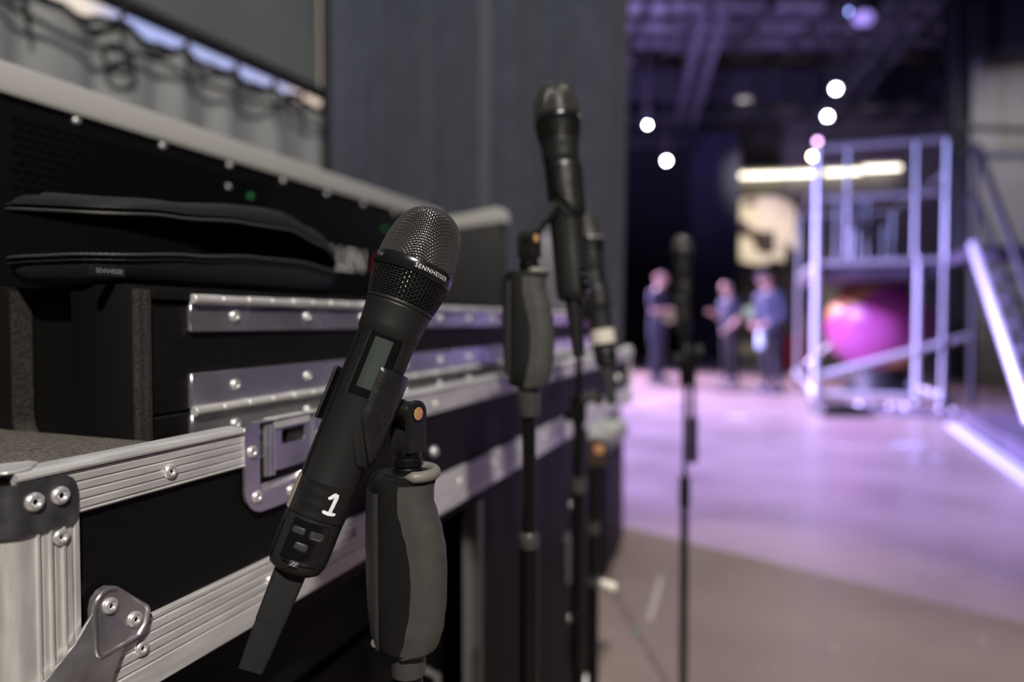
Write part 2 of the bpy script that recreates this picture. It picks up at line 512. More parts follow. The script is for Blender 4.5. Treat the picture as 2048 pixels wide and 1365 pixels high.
# ------------------------------------------------------------------ drapes
def drape(name, lab, a, b, z0, z1, m, folds, amp, group=None, taper=None, n=260, nv=14, seed=0, cat='drape', side=1):
    a, b = Vector((a[0], a[1], 0)), Vector((b[0], b[1], 0))
    d = b - a
    nr = Vector((-d.y, d.x, 0)).normalized()

    def fn(u, v):
        ph = u * folds * 2 * pi + 0.8 * sin(u * 9 + seed)
        w = amp * (sin(ph) + 0.45 * sin(ph * 0.43 + 1.3 + seed) + 0.25 * sin(ph * 1.9 + v * 0.8)) * (1.0 - 0.25 * v)
        uu = u
        if taper: uu = u * (1 - taper * (1 - v))
        p = a + d * uu + nr * w
        z = (z0(u) if callable(z0) else z0)
        zt = (z1(u) if callable(z1) else z1)
        return Vector((p.x, p.y, z + (zt - z) * v))
    o = MB().grid(fn, n, nv).build(name, m, angle=180)
    thing(name, lab, cat, obj=o, group=group)
    return o


# centre curtain: its right edge leans in towards the floor
drape('stage_curtain', 'tall blue black curtain hanging in soft folds behind the microphones', (-0.93, 3.30), (0.592, 3.20), 0.012, 5.2, M['drape'], 4.3, 0.085, taper=0.052, seed=2)
# side drapes on the pipe
PA, PB = Vector((-1.72, 1.29, 2.03)), Vector((-0.86, 3.17, 2.03))
PD = PB - PA
drape('upper_drape', 'plain dark grey drape above the black pipe at upper left', (PA.x - 0.02, PA.y), (PB.x - 0.02, PB.y), 2.035, 4.2, M['gdrape2'], 3.0, 0.008, seed=4)
TIES = [0.02, 0.20, 0.36, 0.505, 0.625, 0.735, 0.83, 0.91, 0.985]


def hem(u):
    for i in range(len(TIES) - 1):
        if TIES[i] <= u <= TIES[i + 1]:
            s = (u - TIES[i]) / (TIES[i + 1] - TIES[i])
            w = (TIES[i + 1] - TIES[i]) / 0.18
            k = (0.6, 1.3, 0.8, 1.2, 0.7, 1.1, 0.5, 0.9)[i]
            return 2.03 - 0.058 - 0.048 * w * k * (4 * s ** (0.7 + 0.5 * k) * (1 - s)) - 0.008 * sin(u * 40) * sin(u * 23)
    return 1.965


ld = drape('lower_drape', 'grey drape tied up under the pipe with a sagging top edge, behind the mixing desk', (PA.x - 0.01, PA.y), (PB.x - 0.01, PB.y), 0.012, hem, M['gdrape'], 9.0, 0.022, seed=1, nv=16, n=320)
mb = MB()
hp = [PA + PD * (k / 120) for k in range(121)]
mb.tube([Vector((p.x + 0.012, p.y, hem(k / 120) + 0.004 - 0.012 * abs(sin(k * 0.5)))) for k, p in enumerate(hp)], 0.011, 6)
mb.build('hem_cord', M['tie'], ld)
pp = thing('drape_pipe', 'black pipe along the top of the tied grey drape at upper left', 'pipe', Matrix.Translation(PA))
MB().tube([Vector((0, 0, 0.006)), PD + Vector((0, 0, 0.006))], 0.028, 12).build('pipe', M['tie'], pp)
for t in TIES:
    p = PD * t
    zt = hem(t) - 2.03
    w = PD.normalized() * 0.013
    k = MB().tube([p + Vector((0.02, 0, 0.02)), p + Vector((0.026, 0, -0.03)), p + Vector((0.02, 0, zt - 0.02)), p + w + Vector((0.024, 0, zt - 0.16))], [0.008, 0.009, 0.008, 0.004], 6).build('tie', M['tie'], pp)
sc_ = thing('slack_cable', 'black cable sagging along the front of the tied grey drape', 'cable', Matrix.Translation(PA))
cpts = []
for k in range(81):
    u = k / 80
    p = PD * (0.30 + 0.68 * u)
    cpts.append(p + Vector((0.045, -0.012, -0.150 - 0.035 * abs(sin(u * 8)) ** 0.8 + 0.006 * sin(u * 25) + 0.02 * u)))
MB().tube(cpts, 0.0085, 8).build('cable_run', M['tie'], sc_)
MB().tube([cpts[22] + Vector((0.005, 0, 0.01 * sin(k * 0.6) - 0.03)) + PD.normalized() * (0.05 * cos(k * 0.6)) + Vector((0, 0, 0.035 * sin(k * 0.6))) for k in range(12)], 0.008, 8).build('cable_loop', M['tie'], sc_)
up = thing('drape_upright', 'black upright pole at the joint of the grey drape and the dark curtain', 'pole', Matrix.Translation((-0.855, 3.16, 0)))
MB().tube([(0, 0, 0.01), (0, 0, 4.3)], 0.021, 12).build('upright_tube', M['tie'], up)
MB().box(-0.22, 0.22, -0.22, 0.22, 0.0, 0.012).build('base_plate', M['base'], up, bevel=(0.002, 1))

# glowing panel added beyond the tied drape in place of the lit stage there
def gap_glow_mat():
    m = bpy.data.materials.new('gap_glow'); m.use_nodes = True
    nt = m.node_tree; b = nt.nodes['Principled BSDF']
    tc = nt.nodes.new('ShaderNodeTexCoord')
    sep = nt.nodes.new('ShaderNodeSeparateXYZ'); nt.links.new(tc.outputs['Object'], sep.inputs[0])
    r = nt.nodes.new('ShaderNodeValToRGB')
    cr = r.color_ramp
    cr.elements[0].position = 0.0; cr.elements[0].color = (0.90, 0.78, 0.62, 1)
    cr.elements[1].position = 1.0; cr.elements[1].color = (0.9, 0.72, 0.5, 1)
    for p, c in ((0.40, (0.95, 0.82, 0.70, 1)), (0.5, (0.48, 0.54, 0.95, 1)), (0.68, (0.50, 0.55, 0.92, 1)), (0.78, (0.9, 0.7, 0.62, 1))):
        e = cr.elements.new(p); e.color = c
    mr = nt.nodes.new('ShaderNodeMapRange'); mr.inputs['From Min'].default_value = 0.4; mr.inputs['From Max'].default_value = 4.0
    n = nt.nodes.new('ShaderNodeTexNoise'); n.inputs['Scale'].default_value = 2.5
    ad = nt.nodes.new('ShaderNodeMath'); ad.operation = 'MULTIPLY_ADD'; ad.inputs[1].default_value = 0.8
    nt.links.new(n.outputs['Fac'], ad.inputs[0]); nt.links.new(sep.outputs['X'], ad.inputs[2])
    nt.links.new(tc.outputs['Object'], n.inputs['Vector'])
    nt.links.new(ad.outputs[0], mr.inputs['Value']); nt.links.new(mr.outputs['Result'], r.inputs['Fac'])
    nt.links.new(r.outputs['Color'], b.inputs['Emission Color'])
    b.inputs['Emission Strength'].default_value = 0.95
    b.inputs['Base Color'].default_value = (0.02, 0.02, 0.02, 1)
    return m


sm = Matrix.Translation((-2.4, 1.5, 0)) @ Matrix.Rotation(atan2(PD.y, PD.x), 4, 'Z')
st = thing('glow_panel', 'added glowing panel seen through the gap under the black pipe', 'glow panel', sm)
MB().box(0.3, 3.1, 0, 0.02, 1.9, 3.2).build('glow_face', gap_glow_mat(), st)
MB().box(0.25, 3.15, 0.02, 0.12, 1.85, 3.25).build('housing', M['fixture'], st)
for x in (0.5, 2.9):
    MB().box(x - 0.05, x + 0.05, 0.03, 0.10, 0, 1.85).build('leg', M['fixture'], st)

# black legs and far drapes
drape('leg_drape', 'wide black leg drape behind the person in the far left of the stage', (2.9, 19.6), (5.6, 19.6), 0.01, 7.2, M['bdrape'], 9, 0.06, seed=3, n=200)
drape('leg_drape', 'navy blue leg drape left of the cream scenery', (4.45, 17.2), (5.72, 17.2), 0.01, 5.7, M['ndrape'], 7, 0.05, seed=5, n=160)
drape('leg_drape', 'black masking drape right of the aluminium tower', (7.15, 11.4), (7.75, 11.0), 0.01, 7.0, M['bdrape'], 3, 0.04, seed=6, n=80)
rd = drape('leg_drape', 'pale grey drape behind the dark stair rails', (7.35, 11.0), (11.5, 10.0), 0.01, 7.0, M['rdrape'], 3, 0.05, seed=8, n=160)
drape('border_drape', 'black drape added to darken the top of the pale grey drape', (6.6, 10.6), (11.5, 9.4), 4.95, 7.2, M['bdrape'], 8, 0.05, seed=9, n=160)  # black sheet put in for the shade over the drape's upper part

fc = thing('festoon_cable', 'dark cable sagging across the pale grey drape', 'cable', Matrix.Translation((6.75, 10.45, 3.95)))
MB().tube([(4.6 * k / 24, -1.2 * k / 24, 0.28 * (k / 24) - 1.1 * (k / 24) * (1 - k / 24)) for k in range(25)], 0.045, 8).build('cable_run', M['tie'], fc)
MB().tube([(0, 0, 0), (-0.05, 0.05, 3.6)], 0.03, 6).build('hanging_wire', M['tie'], fc)
MB().tube([(4.6, -1.2, 0.28), (4.6, -1.2, 3.6)], 0.03, 6).build('hanging_wire', M['tie'], fc)
# ------------------------------------------------------------------ flight case frame: x along the case, y into it, z up
UX = Vector((506, 1365, 0)).normalized()
CASE = Matrix.Translation((-0.270, 0.3618, 0)) @ Matrix.Rotation(atan2(UX.y, UX.x), 4, 'Z')


def rivet_mesh():
    mb = MB()
    mb.lathe([(0.0047, -0.0004), (0.0050, 0.0006), (0.0047, 0.0016), (0.0038, 0.0024), (0.0028, 0.0026), (0.0020, 0.0022), (0.0014, 0.0012), (0.0013, 0.0006)], 20, Matrix.Rotation(pi / 2, 4, 'X'))
    mb.mi = 1
    mb.lathe([(0.0014, 0.0007), (0.0, 0.0007)], 12, Matrix.Rotation(pi / 2, 4, 'X'))
    o = mb.build('rivet', [M['rivet'], M['hole']])
    me = o.data
    bpy.data.objects.remove(o)
    return me


def dome_mesh():
    mb = MB().lathe([(0.0042, -0.0004), (0.0042, 0.0010), (0.0034, 0.0024), (0.0018, 0.0031), (0, 0.0033)], 18, Matrix.Rotation(pi / 2, 4, 'X'))
    o = mb.build('rivet', M['rivet']); me = o.data
    bpy.data.objects.remove(o)
    return me


RIV, DOM = rivet_mesh(), dome_mesh()


def rivet(parent, x, y, z, me=None, s=1.0):
    o = link('rivet', me or RIV, parent)
    o.location = (x, y, z); o.scale = (s, s, s)
    o.rotation_euler = (0, random.uniform(0, 6), 0)
    return o


LEN = 1.815
case = thing('flight_case_tray', 'black flight case tray with grooved aluminium edges and plated latch holding the mixing desk', 'flight case', CASE)
# shell boards (black laminate)
TZ0, TZ1 = 0.757, 0.9175
MB().box(0.03, LEN - 0.03, 0.002, 0.012, TZ0 + 0.028, TZ1 - 0.028).build('front_panel', M['lam'], case)
MB().box(0.002, 0.012, 0.002, 0.86, TZ0, TZ1 - 0.005).build('end_panel', M['lam'], case)
MB().box(LEN - 0.012, LEN - 0.002, 0.002, 0.86, TZ0, TZ1 - 0.005).build('end_panel', M['lam'], case)
MB().box(0.012, LEN - 0.012, 0.85, 0.86, TZ0, TZ1 - 0.005).build('rear_panel', M['lam'], case)
MB().box(0.012, LEN - 0.012, 0.012, 0.85, TZ0 + 0.002, TZ0 + 0.014).build('bottom_board', M['wood'], case)


def rail_profile(z0, z1, grooves, top_lip=None, y=0.0, depth=0.0011, back=0.004):
    """closed (y,z) profile: face at -y with V grooves"""
    pts = []
    pts.append((y + back, z0)); pts.append((y - 0.0008, z0)); pts.append((y - 0.0018, z0 + 0.0010))
    for g, w in grooves:
        pts += [(y - 0.0018, g - w), (y - 0.0018 + depth, g - w * 0.35), (y - 0.0018 + depth, g + w * 0.35), (y - 0.0018, g + w)]
    if top_lip:
        pts += [(y - 0.0018, z1 - 0.0062), (y - 0.0004, z1 - 0.0056), (y - 0.0004, z1 - 0.0048), (y - 0.0030, z1 - 0.0044), (y - 0.0034, z1 - 0.0030), (y - 0.0024, z1 - 0.0008), (y - 0.0002, z1), (y + top_lip, z1 + 0.0004), (y + top_lip, z1 - 0.0030), (y + back, z1 - 0.0030)]
    else:
        pts += [(y - 0.0018, z1 - 0.0010), (y - 0.0008, z1), (y + back, z1)]
    return pts


def xrail(name, prof, x0, x1, parent, m='alu'):
    return MB().prism(prof, x0, x1, lambda a, b, c: Vector((c, a, b))).build(name, M[m], parent, angle=25)


top_g = [(TZ1 - 0.0285 + 0.0055 * k, 0.0010) for k in range(0, 5)]
LATCH0, LATCH1 = 0.1745, 0.2790
xrail('top_rail', rail_profile(TZ1 - 0.031, TZ1, top_g, top_lip=0.013), 0.004, LATCH0 + 0.0006, case)
xrail('top_rail', rail_profile(TZ1 - 0.031, TZ1, top_g, top_lip=0.013), LATCH1 - 0.0006, LEN - 0.004, case)
low_g = [(TZ0 + 0.0175 + 0.0068 * k, 0.0012) for k in range(0, 5)]
xrail('bottom_rail', rail_profile(TZ0 + 0.0005, TZ0 + 0.0490, low_g), 0.004, LEN - 0.004, case)
# corner extrusion standing at the near end (profile in x,y)
cp = [(0.0400, 0.004), (0.0400, -0.0010), (0.0392, -0.0022), (0.0366, -0.0022), (0.0360, -0.0014), (0.0350, -0.0014), (0.0344, -0.0022), (0.0302, -0.0022), (0.0297, -0.0036), (0.0284, -0.0036), (0.0279, -0.0022)]
for g in (0.0232, 0.0160):
    cp += [(g + 0.0016, -0.0022), (g + 0.0009, -0.0012), (g - 0.0004, -0.0012), (g - 0.0009, -0.0034), (g - 0.0022, -0.0034), (g - 0.0027, -0.0022)]
cp += [(0.0085, -0.0022)]
for k in range(7):
    a = R(-90 - 90 * k / 6)
    cp.append((0.0062 + 0.0084 * cos(a), 0.0062 + 0.0084 * sin(a)))
cp += [(-0.0022, 0.036), (-0.0010, 0.037), (0.004, 0.037), (0.004, 0.008), (0.008, 0.004)]
MB().prism(cp, TZ0 + 0.004, TZ1 - 0.026, lambda a, b, c: Vector((a, b, c))).build('corner_post', M['alu_v'], case, angle=25)
far = MB().prism([(LEN - a, b) for a, b in cp][::-1], TZ0 + 0.004, TZ1 - 0.01, lambda a, b, c: Vector((a, b, c))).build('corner_post', M['alu_v'], case, angle=25)
# top corner bracket (near): face plate, end plate, rounded edge
mb = MB()
mb.prism(rrect(0.004, 0.0372, TZ1 - 0.0345, TZ1 - 0.0055, [0.010, 0.001, 0.001, 0.006]), -0.0022, -0.0042, lambda a, b, c: Vector((a, c, b)))
mb.grid(lambda u, v: Vector((0.0055 + 0.0097 * cos(R(180 + 90 * u)), 0.0055 + 0.0097 * sin(R(180 + 90 * u)), TZ1 - 0.0345 + 0.029 * v)), 8, 2)
mb.prism(rrect(0.0055, 0.034, TZ1 - 0.0345, TZ1 - 0.0055, [0.008, 0.001, 0.001, 0.006]), -0.0022, -0.0042, lambda a, b, c: Vector((c, a, b)))
mb.build('corner_bracket', M['zinc_dark'], case, bevel=None)
mb = MB()
mb.prism([(0.0, -0.001), (0.012, -0.001), (0.026, 0.012), (0.026, 0.020), (0.0, 0.034), (-0.0022, 0.034), (-0.0022, 0.002)], TZ1 + 0.0002, TZ1 + 0.0016, lambda a, b, c: Vector((a, b, c)))
mb.build('corner_bracket', M['alu'], case, bevel=(0.0004, 1))
for x, z in ((0.0117, 0.9006), (0.0265, 0.9006)): rivet(case, x, -0.0040, z, s=1.08)
rivet(case, 0.0276, -0.0022, 0.8764)
# lower corner brace: diagonal strap with raised diamond plate
mb = MB()
strap = [(0.0435, 0.8255), (0.0500, 0.8290), (0.0700, 0.8060), (0.0640, 0.7960), (0.0520, 0.7720), (0.040, TZ0 - 0.004), (-0.002, TZ0 - 0.004), (-0.002, 0.7905), (0.016, 0.8005), (0.0330, 0.8130)]
mb.prism(strap, -0.0040, -0.0062, lambda a, b, c: Vector((a, c, b)))
mb.build('corner_brace', M['zinc_mid'], case, bevel=(0.0006, 2))
plate = [(0.0440, 0.8045), (0.0436, 0.8280), (0.0450, 0.8335), (0.0492, 0.8375), (0.0545, 0.8385), (0.0600, 0.8365), (0.0825, 0.8160), (0.0838, 0.8120), (0.0812, 0.8040), (0.0760, 0.7985), (0.0480, 0.7965), (0.0450, 0.7990)]
mb = MB()
# raised frame: outer edge, bevel up, flat centre slightly dished
c = (0.0605, 0.8165)
lay = []
for sc, yy in ((1.0, -0.0018), (1.0, -0.0066), (0.965, -0.0074), (0.90, -0.0074), (0.865, -0.0060)):
    lay.append([Vector((c[0] + (a - c[0]) * sc, yy, c[1] + (b - c[1]) * sc)) for a, b in plate])
n = len(plate)
vs = sum(lay, []); fs = [tuple(range(4 * n, 5 * n))]
for i in range(4):
    for k in range(n):
        l = (k + 1) % n
        fs.append((i * n + k, i * n + l, (i + 1) * n + l, (i + 1) * n + k))
mb.add(vs, fs); mb.build('brace_plate', M['zinc'], case, angle=30)
rivet(case, 0.0549, -0.0060, 0.8262); rivet(case, 0.0720, -0.0060, 0.8108)
# rail rivets
for k in range(0, 9):
    x = 0.1053 + 0.1990 * k
    if abs(x - 0.227) > 0.06: rivet(case, x, -0.0016, 0.8978)
for k in range(0, 15): rivet(case, 0.0804 + 0.1235 * k, -0.0016, 0.7885 - 0.001)
rivet(case, 0.503, 0.0012, 0.8394, DOM, 1.6)
rivet(case, 1.20, 0.0012, 0.842, DOM, 2.2)
rivet(case, 1.62, 0.0012, 0.842, DOM, 2.2)
# far ball corners
for z in (TZ1 - 0.012, TZ0 + 0.014):
    mb = MB().lathe([(0, -0.018), (0.010, -0.016), (0.016, -0.009), (0.018, 0), (0.016, 0.009), (0.010, 0.016), (0, 0.018)], 18, Matrix.Translation((LEN - 0.012, 0.010, z)))
    mb.build('ball_corner', M['alu'], case)
    rivet(case, LEN - 0.045, -0.003, z - 0.004)
    MB().prism(rrect(LEN - 0.07, LEN - 0.012, z - 0.02, z + 0.02, 0.01), -0.0022, -0.0042, lambda a, b, c: Vector((a, c, b))).build('corner_bracket', M['alu'], case)
# small coin of foam and inner pads
MB().box(0.014, 0.128, 0.0135, 0.28, TZ0 + 0.016, 0.9125).build('foam_block', M['foam'], case, bevel=(0.003, 2))

# ---- butterfly latch (recessed dish)
lt = MB()
Z0, Z1 = 0.8475, 0.9185
x0, x1 = LATCH0, LATCH1
outer = rrect(x0, x1, Z0, Z1, [0.004, 0.004, 0.020, 0.020], 8)
inner = rrect(x0 + 0.0165, x1 - 0.0165, Z0 + 0.0155, Z1 + 0.0006, [0.002, 0.002, 0.007, 0.007], 8)
inner2 = rrect(x0 + 0.0190, x1 - 0.0190, Z0 + 0.0265, Z1 + 0.0004, [0.002, 0.002, 0.005, 0.005], 8)
n = len(outer)
vs = [Vector((a, -0.0010, b)) for a, b in outer] + [Vector((a, -0.0034, b)) for a, b in outer] + [Vector((a, -0.0034, b)) for a, b in inner] + [Vector((a, 0.0085, b)) for a, b in inner2]
fs = []
for i in range(3):
    for k in range(n):
        l = (k + 1) % n
        fs.append((i * n + k, i * n + l, (i + 1) * n + l, (i + 1) * n + k))
fs.append(tuple(range(3 * n, 4 * n)))
lt.add(vs, fs)
dish = lt.build('latch_dish', M['zinc'], case, bevel=None, angle=30)
mb = MB()
hx0, hx1 = x0 + 0.037, x0 + 0.0845
hp = rrect(hx0, hx1, Z0 + 0.0285, Z1 - 0.002, [0.003, 0.003, 0.003, 0.003], 3)
slot = rrect(hx0 + 0.0090, hx0 + 0.0405, Z1 - 0.0220, Z1 - 0.0095, [0.003, 0.001, 0.001, 0.003], 3)
# plate with slot: bridge outer and slot loops
n = len(hp)
vs = [Vector((a, 0.0015, b)) for a, b in hp] + [Vector((a, -0.0008, b)) for a, b in hp] + [Vector((a, -0.0008, b)) for a, b in slot] + [Vector((a, 0.0015, b)) for a, b in slot]
fs = []
for i in range(4):
    j = (i + 1) % 4
    for k in range(n):
        l = (k + 1) % n
        fs.append((i * n + k, i * n + l, j * n + l, j * n + k))
mb.add(vs, fs).build('latch_handle', M['zinc'], dish, angle=30)
mb = MB()
for xx in (x0 + 0.0290, x0 + 0.0345):
    mb.tube([(xx, 0.0005, Z0 + 0.026), (xx, 0.0005, Z1 - 0.003)], 0.0032, 12)
mb.build('latch_barrel', M['zinc'], dish)
MB().box(hx0 + 0.022, hx0 + 0.044, 0.003, 0.006, Z0 + 0.030, Z1 - 0.006).build('latch_hook', M['hole'], dish)
MB().prism(rrect(hx0 - 0.002, hx1 - 0.002, Z1 - 0.0075, Z1 + 0.0010, 0.002, 3), -0.0024, 0.010, lambda a, b, c: Vector((a, c, b))).build('latch_cam', M['alu'], dish, bevel=(0.0008, 2))
for xx, zz, me, yy in ((0.1824, 0.8972, RIV, -0.0032), (0.1876, 0.8605, RIV, -0.0032), (0.2290, 0.8560, RIV, -0.0032), (0.2705, 0.8972, RIV, -0.0032), (0.2655, 0.8605, RIV, -0.0032),
                       (0.1985, 0.9105, DOM, 0.0060), (0.1985, 0.8875, DOM, 0.0060), (0.2565, 0.9105, DOM, 0.0060), (0.2565, 0.8875, DOM, 0.0060)):
    rivet(dish, xx, yy, zz, me)

# ------------------------------------------------------------------ doghouse (hinged cable box) inside the tray
DY = 0.061
dog = thing('hinged_cable_box', 'black wooden cable box with two plated piano hinges, standing inside the flight case tray', 'box', CASE)
DZ0, DZ1 = TZ0 + 0.015, 1.027
DX1 = LEN - 0.02
mb = MB().box(0.1515, DX1, DY + 0.004, DY + 0.014, 0.9262, 1.0142)
mb.build('flap', M['wood'], dog, bevel=(0.0012, 1))
MB().box(0.1515, DX1, DY + 0.004, DY + 0.014, DZ0, 0.9245).build('front_board', M['wood'], dog, bevel=(0.001, 1))
MB().box(0.1505, DX1, DY - 0.0005, DY + 0.30, 1.0165, DZ1).build('lid', M['wood'], dog, bevel=(0.0015, 2))
MB().box(0.1515, 0.165, DY + 0.016, DY + 0.29, DZ0, 1.0155).build('side_board', M['wood'], dog)
MB().box(DX1 - 0.014, DX1, DY + 0.016, DY + 0.29, DZ0, 1.0155).build('side_board', M['wood'], dog)


def piano_hinge(z, plates, x0, x1, rv):
    n = int((x1 - x0) / 0.0305)
    h = None
    mb = MB()
    pr = []
    nl = 40
    xs = x0
    for k in range(n):
        a, b = x0 + (x1 - x0) * k / n, x0 + (x1 - x0) * (k + 1) / n
        r = 0.0039 if k % 2 else 0.0042
        mb.tube([(a, DY - 0.0022, z), (a + 0.0005, DY - 0.0022, z), (b - 0.0009, DY - 0.0022, z), (b - 0.0003, DY - 0.0022, z)], [r * 0.86, r, r, r * 0.86], 14)
    root = mb.build('piano_hinge', M['alu'], dog)
    for (p0, p1) in plates:
        MB().box(x0, x1, DY - 0.0002, DY + 0.0038, p0, p1).build('hinge_leaf', M['zinc'], root, bevel=(0.0003, 1))
    for x, zz in rv: rivet(root, x, DY - 0.0002, zz)
    return root


HX0, HX1 = 0.1862, DX1 - 0.01
rx = [0.2354 + 0.1020 * k for k in range(15)]
piano_hinge(1.0178, [(0.9912, 1.0148)], HX0, HX1, [(x, 1.0040) for x in rx])
piano_hinge(0.9252, [(0.9280, 0.9565), (0.8950, 0.9225)], HX0, HX1, [(x, 0.9433) for x in rx] + [(x + 0.0, 0.9085) for x in rx])

# ply end panel with cut-out, between foam and box
pe = thing('end_divider', 'black ply divider with tall cut-out and worn edges, inside the tray', 'panel', CASE)
PZ0, PZ1 = TZ0 + 0.016, 1.0275
X0, X1 = 0.1292, 0.1488
yo0, yo1 = 0.061, 0.415
ca, cb = 0.123, 0.1925
outline = [(yo0, PZ0), (yo0, PZ1 - 0.003), (yo0 + 0.003, PZ1), (ca - 0.001, PZ1), (ca, PZ1 - 0.002), (ca, 0.935)]
for k in range(1, 7):
    a = R(180 + 90 * k / 6); outline.append((ca + 0.022 + 0.022 * cos(a), 0.922 + 0.022 * sin(a)))
for k in range(7):
    a = R(270 + 90 * k / 6); outline.append((cb - 0.022 + 0.022 * cos(a), 0.922 + 0.022 * sin(a)))
outline += [(cb, PZ1 - 0.004), (cb + 0.003, PZ1), (yo1, PZ1), (yo1, PZ0)]
mb = MB().prism(outline, X0 + 0.0006, X1 - 0.0006, lambda a, b, c: Vector((c, a, b)))
ob = mb.build('panel', M['wood'], pe, angle=30, bevel=(0.0012, 2))
# worn edge bands: front edge and the cut-out's far edge
MB().grid(lambda u, v: Vector((X0 + 0.0012 + (X1 - X0 - 0.0024) * u, yo0 - 0.0008 - 0.0004 * sin(pi * u) + 0.0003 * sin(u * 14), PZ0 + (PZ1 - 0.0035 - PZ0) * v)), 14, 60).build('worn_edge', M['plyedge'], pe)
eb = [(cb - 0.022 + 0.0212 * cos(R(290 + 70 * k / 8)), 0.922 + 0.0212 * sin(R(290 + 70 * k / 8))) for k in range(9)] + [(cb - 0.0008, 0.95 + (PZ1 - 0.953) * k / 20) for k in range(21)]
def ebf(u, v):
    p = eb[min(len(eb) - 1, round(v * (len(eb) - 1)))]
    return Vector((X0 + 0.0012 + (X1 - X0 - 0.0024) * u, p[0], p[1]))
MB().grid(ebf, 10, len(eb)).build('worn_edge', M['plyedge'], pe)
MB().box(X1 + 0.0005, X1 + 0.0022, ca - 0.01, cb + 0.02, 1.0095, PZ1 - 0.002).build('top_bar', M['wood'], pe)
MB().box(X1 + 0.0005, X1 + 0.0022, ca - 0.01, cb + 0.02, PZ0, 1.009).build('backing_board', M['lam'], pe)

# ------------------------------------------------------------------ zip pouch lying open on the box
pouch = thing('zip_pouch', 'open black clamshell zip pouch lying on top of the hinged cable box', 'pouch', CASE)


def interp(t, tab):
    for (a, va), (b, vb) in zip(tab, tab[1:]):
        if t <= b:
            s = (t - a) / (b - a); s = max(0, min(1, s)); s = s * s * (3 - 2 * s)
            return va + (vb - va) * s
    return tab[-1][1]


PX0, PX1, PY0, PY1 = 0.116, 0.452, 0.072, 0.212
def outline_pt(t, ins=0.0):
    """rounded rectangle outline by angle fraction t (counter-clockwise from the middle of the near long side)"""
    poly = OUT
    L = OUTL[-1]; d = (t % 1.0) * L
    for i in range(len(poly)):
        if OUTL[i + 1] >= d:
            s = (d - OUTL[i]) / (OUTL[i + 1] - OUTL[i])
            a, b = poly[i], poly[(i + 1) % len(poly)]
            p = (a[0] + (b[0] - a[0]) * s, a[1] + (b[1] - a[1]) * s)
            break
    cx, cy = (PX0 + PX1) / 2, (PY0 + PY1) / 2
    hx, hy = (PX1 - PX0) / 2, (PY1 - PY0) / 2
    return (cx + (p[0] - cx) * (1 - ins / hx), cy + (p[1] - cy) * (1 - ins / hy))


OUT = rrect(PX0, PX1, PY0, PY1, [0.060, 0.060, 0.032, 0.070], 12)
OUTL = [0]
for i in range(len(OUT)):
    a, b = OUT[i], OUT[(i + 1) % len(OUT)]
    OUTL.append(OUTL[-1] + hypot(b[0] - a[0], b[1] - a[1]))
LOWZ = [(0.0, 1.0470), (0.12, 1.049), (0.20, 1.0545), (0.27, 1.0595), (0.34, 1.0605), (0.40, 1.0555), (0.45, 1.049)]
UPZ = [(0.0, 1.068), (0.10, 1.074), (0.18, 1.081), (0.26, 1.087), (0.325, 1.0885), (0.375, 1.0785), (0.42, 1.064), (0.455, 1.0535)]
TOPH = [(0.0, 0.013), (0.14, 0.015), (0.22, 0.019), (0.30, 0.023), (0.36, 0.023), (0.42, 0.022), (0.46, 0.017)]


def lowrim(x, y): return interp(x, LOWZ)


def uprim(x, y):
    f = max(0.0, min(1.0, (y - PY0) / (PY1 - PY0)))
    g = interp(x, UPZ) - interp(x, LOWZ)
    return interp(x, LOWZ) + 0.003 + g * (1 - 0.25 * f) + 0.019 * f * max(0.0, 1 - (x - PX0) / 0.22)


base_z = DZ1 + 0.0012
def low_fn(u, v):   # v: 0 bottom centre, 0.35 bottom edge, 1 rim
    if v < 0.3:
        s = v / 0.3
        p = outline_pt(u, 0.009 + (1 - s) * 0.055)
        return Vector((p[0], p[1], base_z))
    s = (v - 0.3) / 0.7
    p = outline_pt(u, 0.009 * (1 - s) ** 2.2)
    return Vector((p[0], p[1], base_z + (lowrim(*p) - base_z) * s))
MB().grid(low_fn, 96, 12, cu=True).build('lower_shell', M['pouch'], pouch, angle=60)
def low_in(u, v):
    p = outline_pt(u, 0.003 + 0.01 * (1 - v) + (1 - v) ** 3 * 0.06)
    return Vector((p[0], p[1], base_z + 0.003 + (lowrim(*p) - base_z - 0.003) * v ** 1.5))
MB().grid(low_in, 96, 8, cu=True).build('lining', M['inner'], pouch, angle=60)
def up_fn(u, v):   # v 0 rim, 1 crown
    if v < 0.5:
        s = v / 0.5
        p0 = outline_pt(u, 0.0)
        ins = 0.012 * (1 - cos(s * pi / 2)) * 1.2
        p = outline_pt(u, ins)
        return Vector((p[0], p[1], uprim(*p0) + interp(p0[0], TOPH) * 0.86 * sin(s * pi / 2) ** 0.9))
    s = (v - 0.5) / 0.5
    p = outline_pt(u, 0.0144 + s * 0.053)
    return Vector((p[0], p[1], uprim(*outline_pt(u, 0)) * (1 - s) + (uprim(*p)) * s + interp(p[0], TOPH) * (0.86 + 0.10 * s)))
MB().grid(up_fn, 96, 16, cu=True).build('upper_shell', M['pouch'], pouch, angle=60)
def up_in(u, v):
    p = outline_pt(u, 0.003 + v * 0.062)
    return Vector((p[0], p[1], uprim(*outline_pt(u, 0)) * (1 - v) + uprim(*p) * v + 0.016 * min(1, v * 4)))
MB().grid(up_in, 96, 8, cu=True).build('lining', M['inner'], pouch, angle=60)
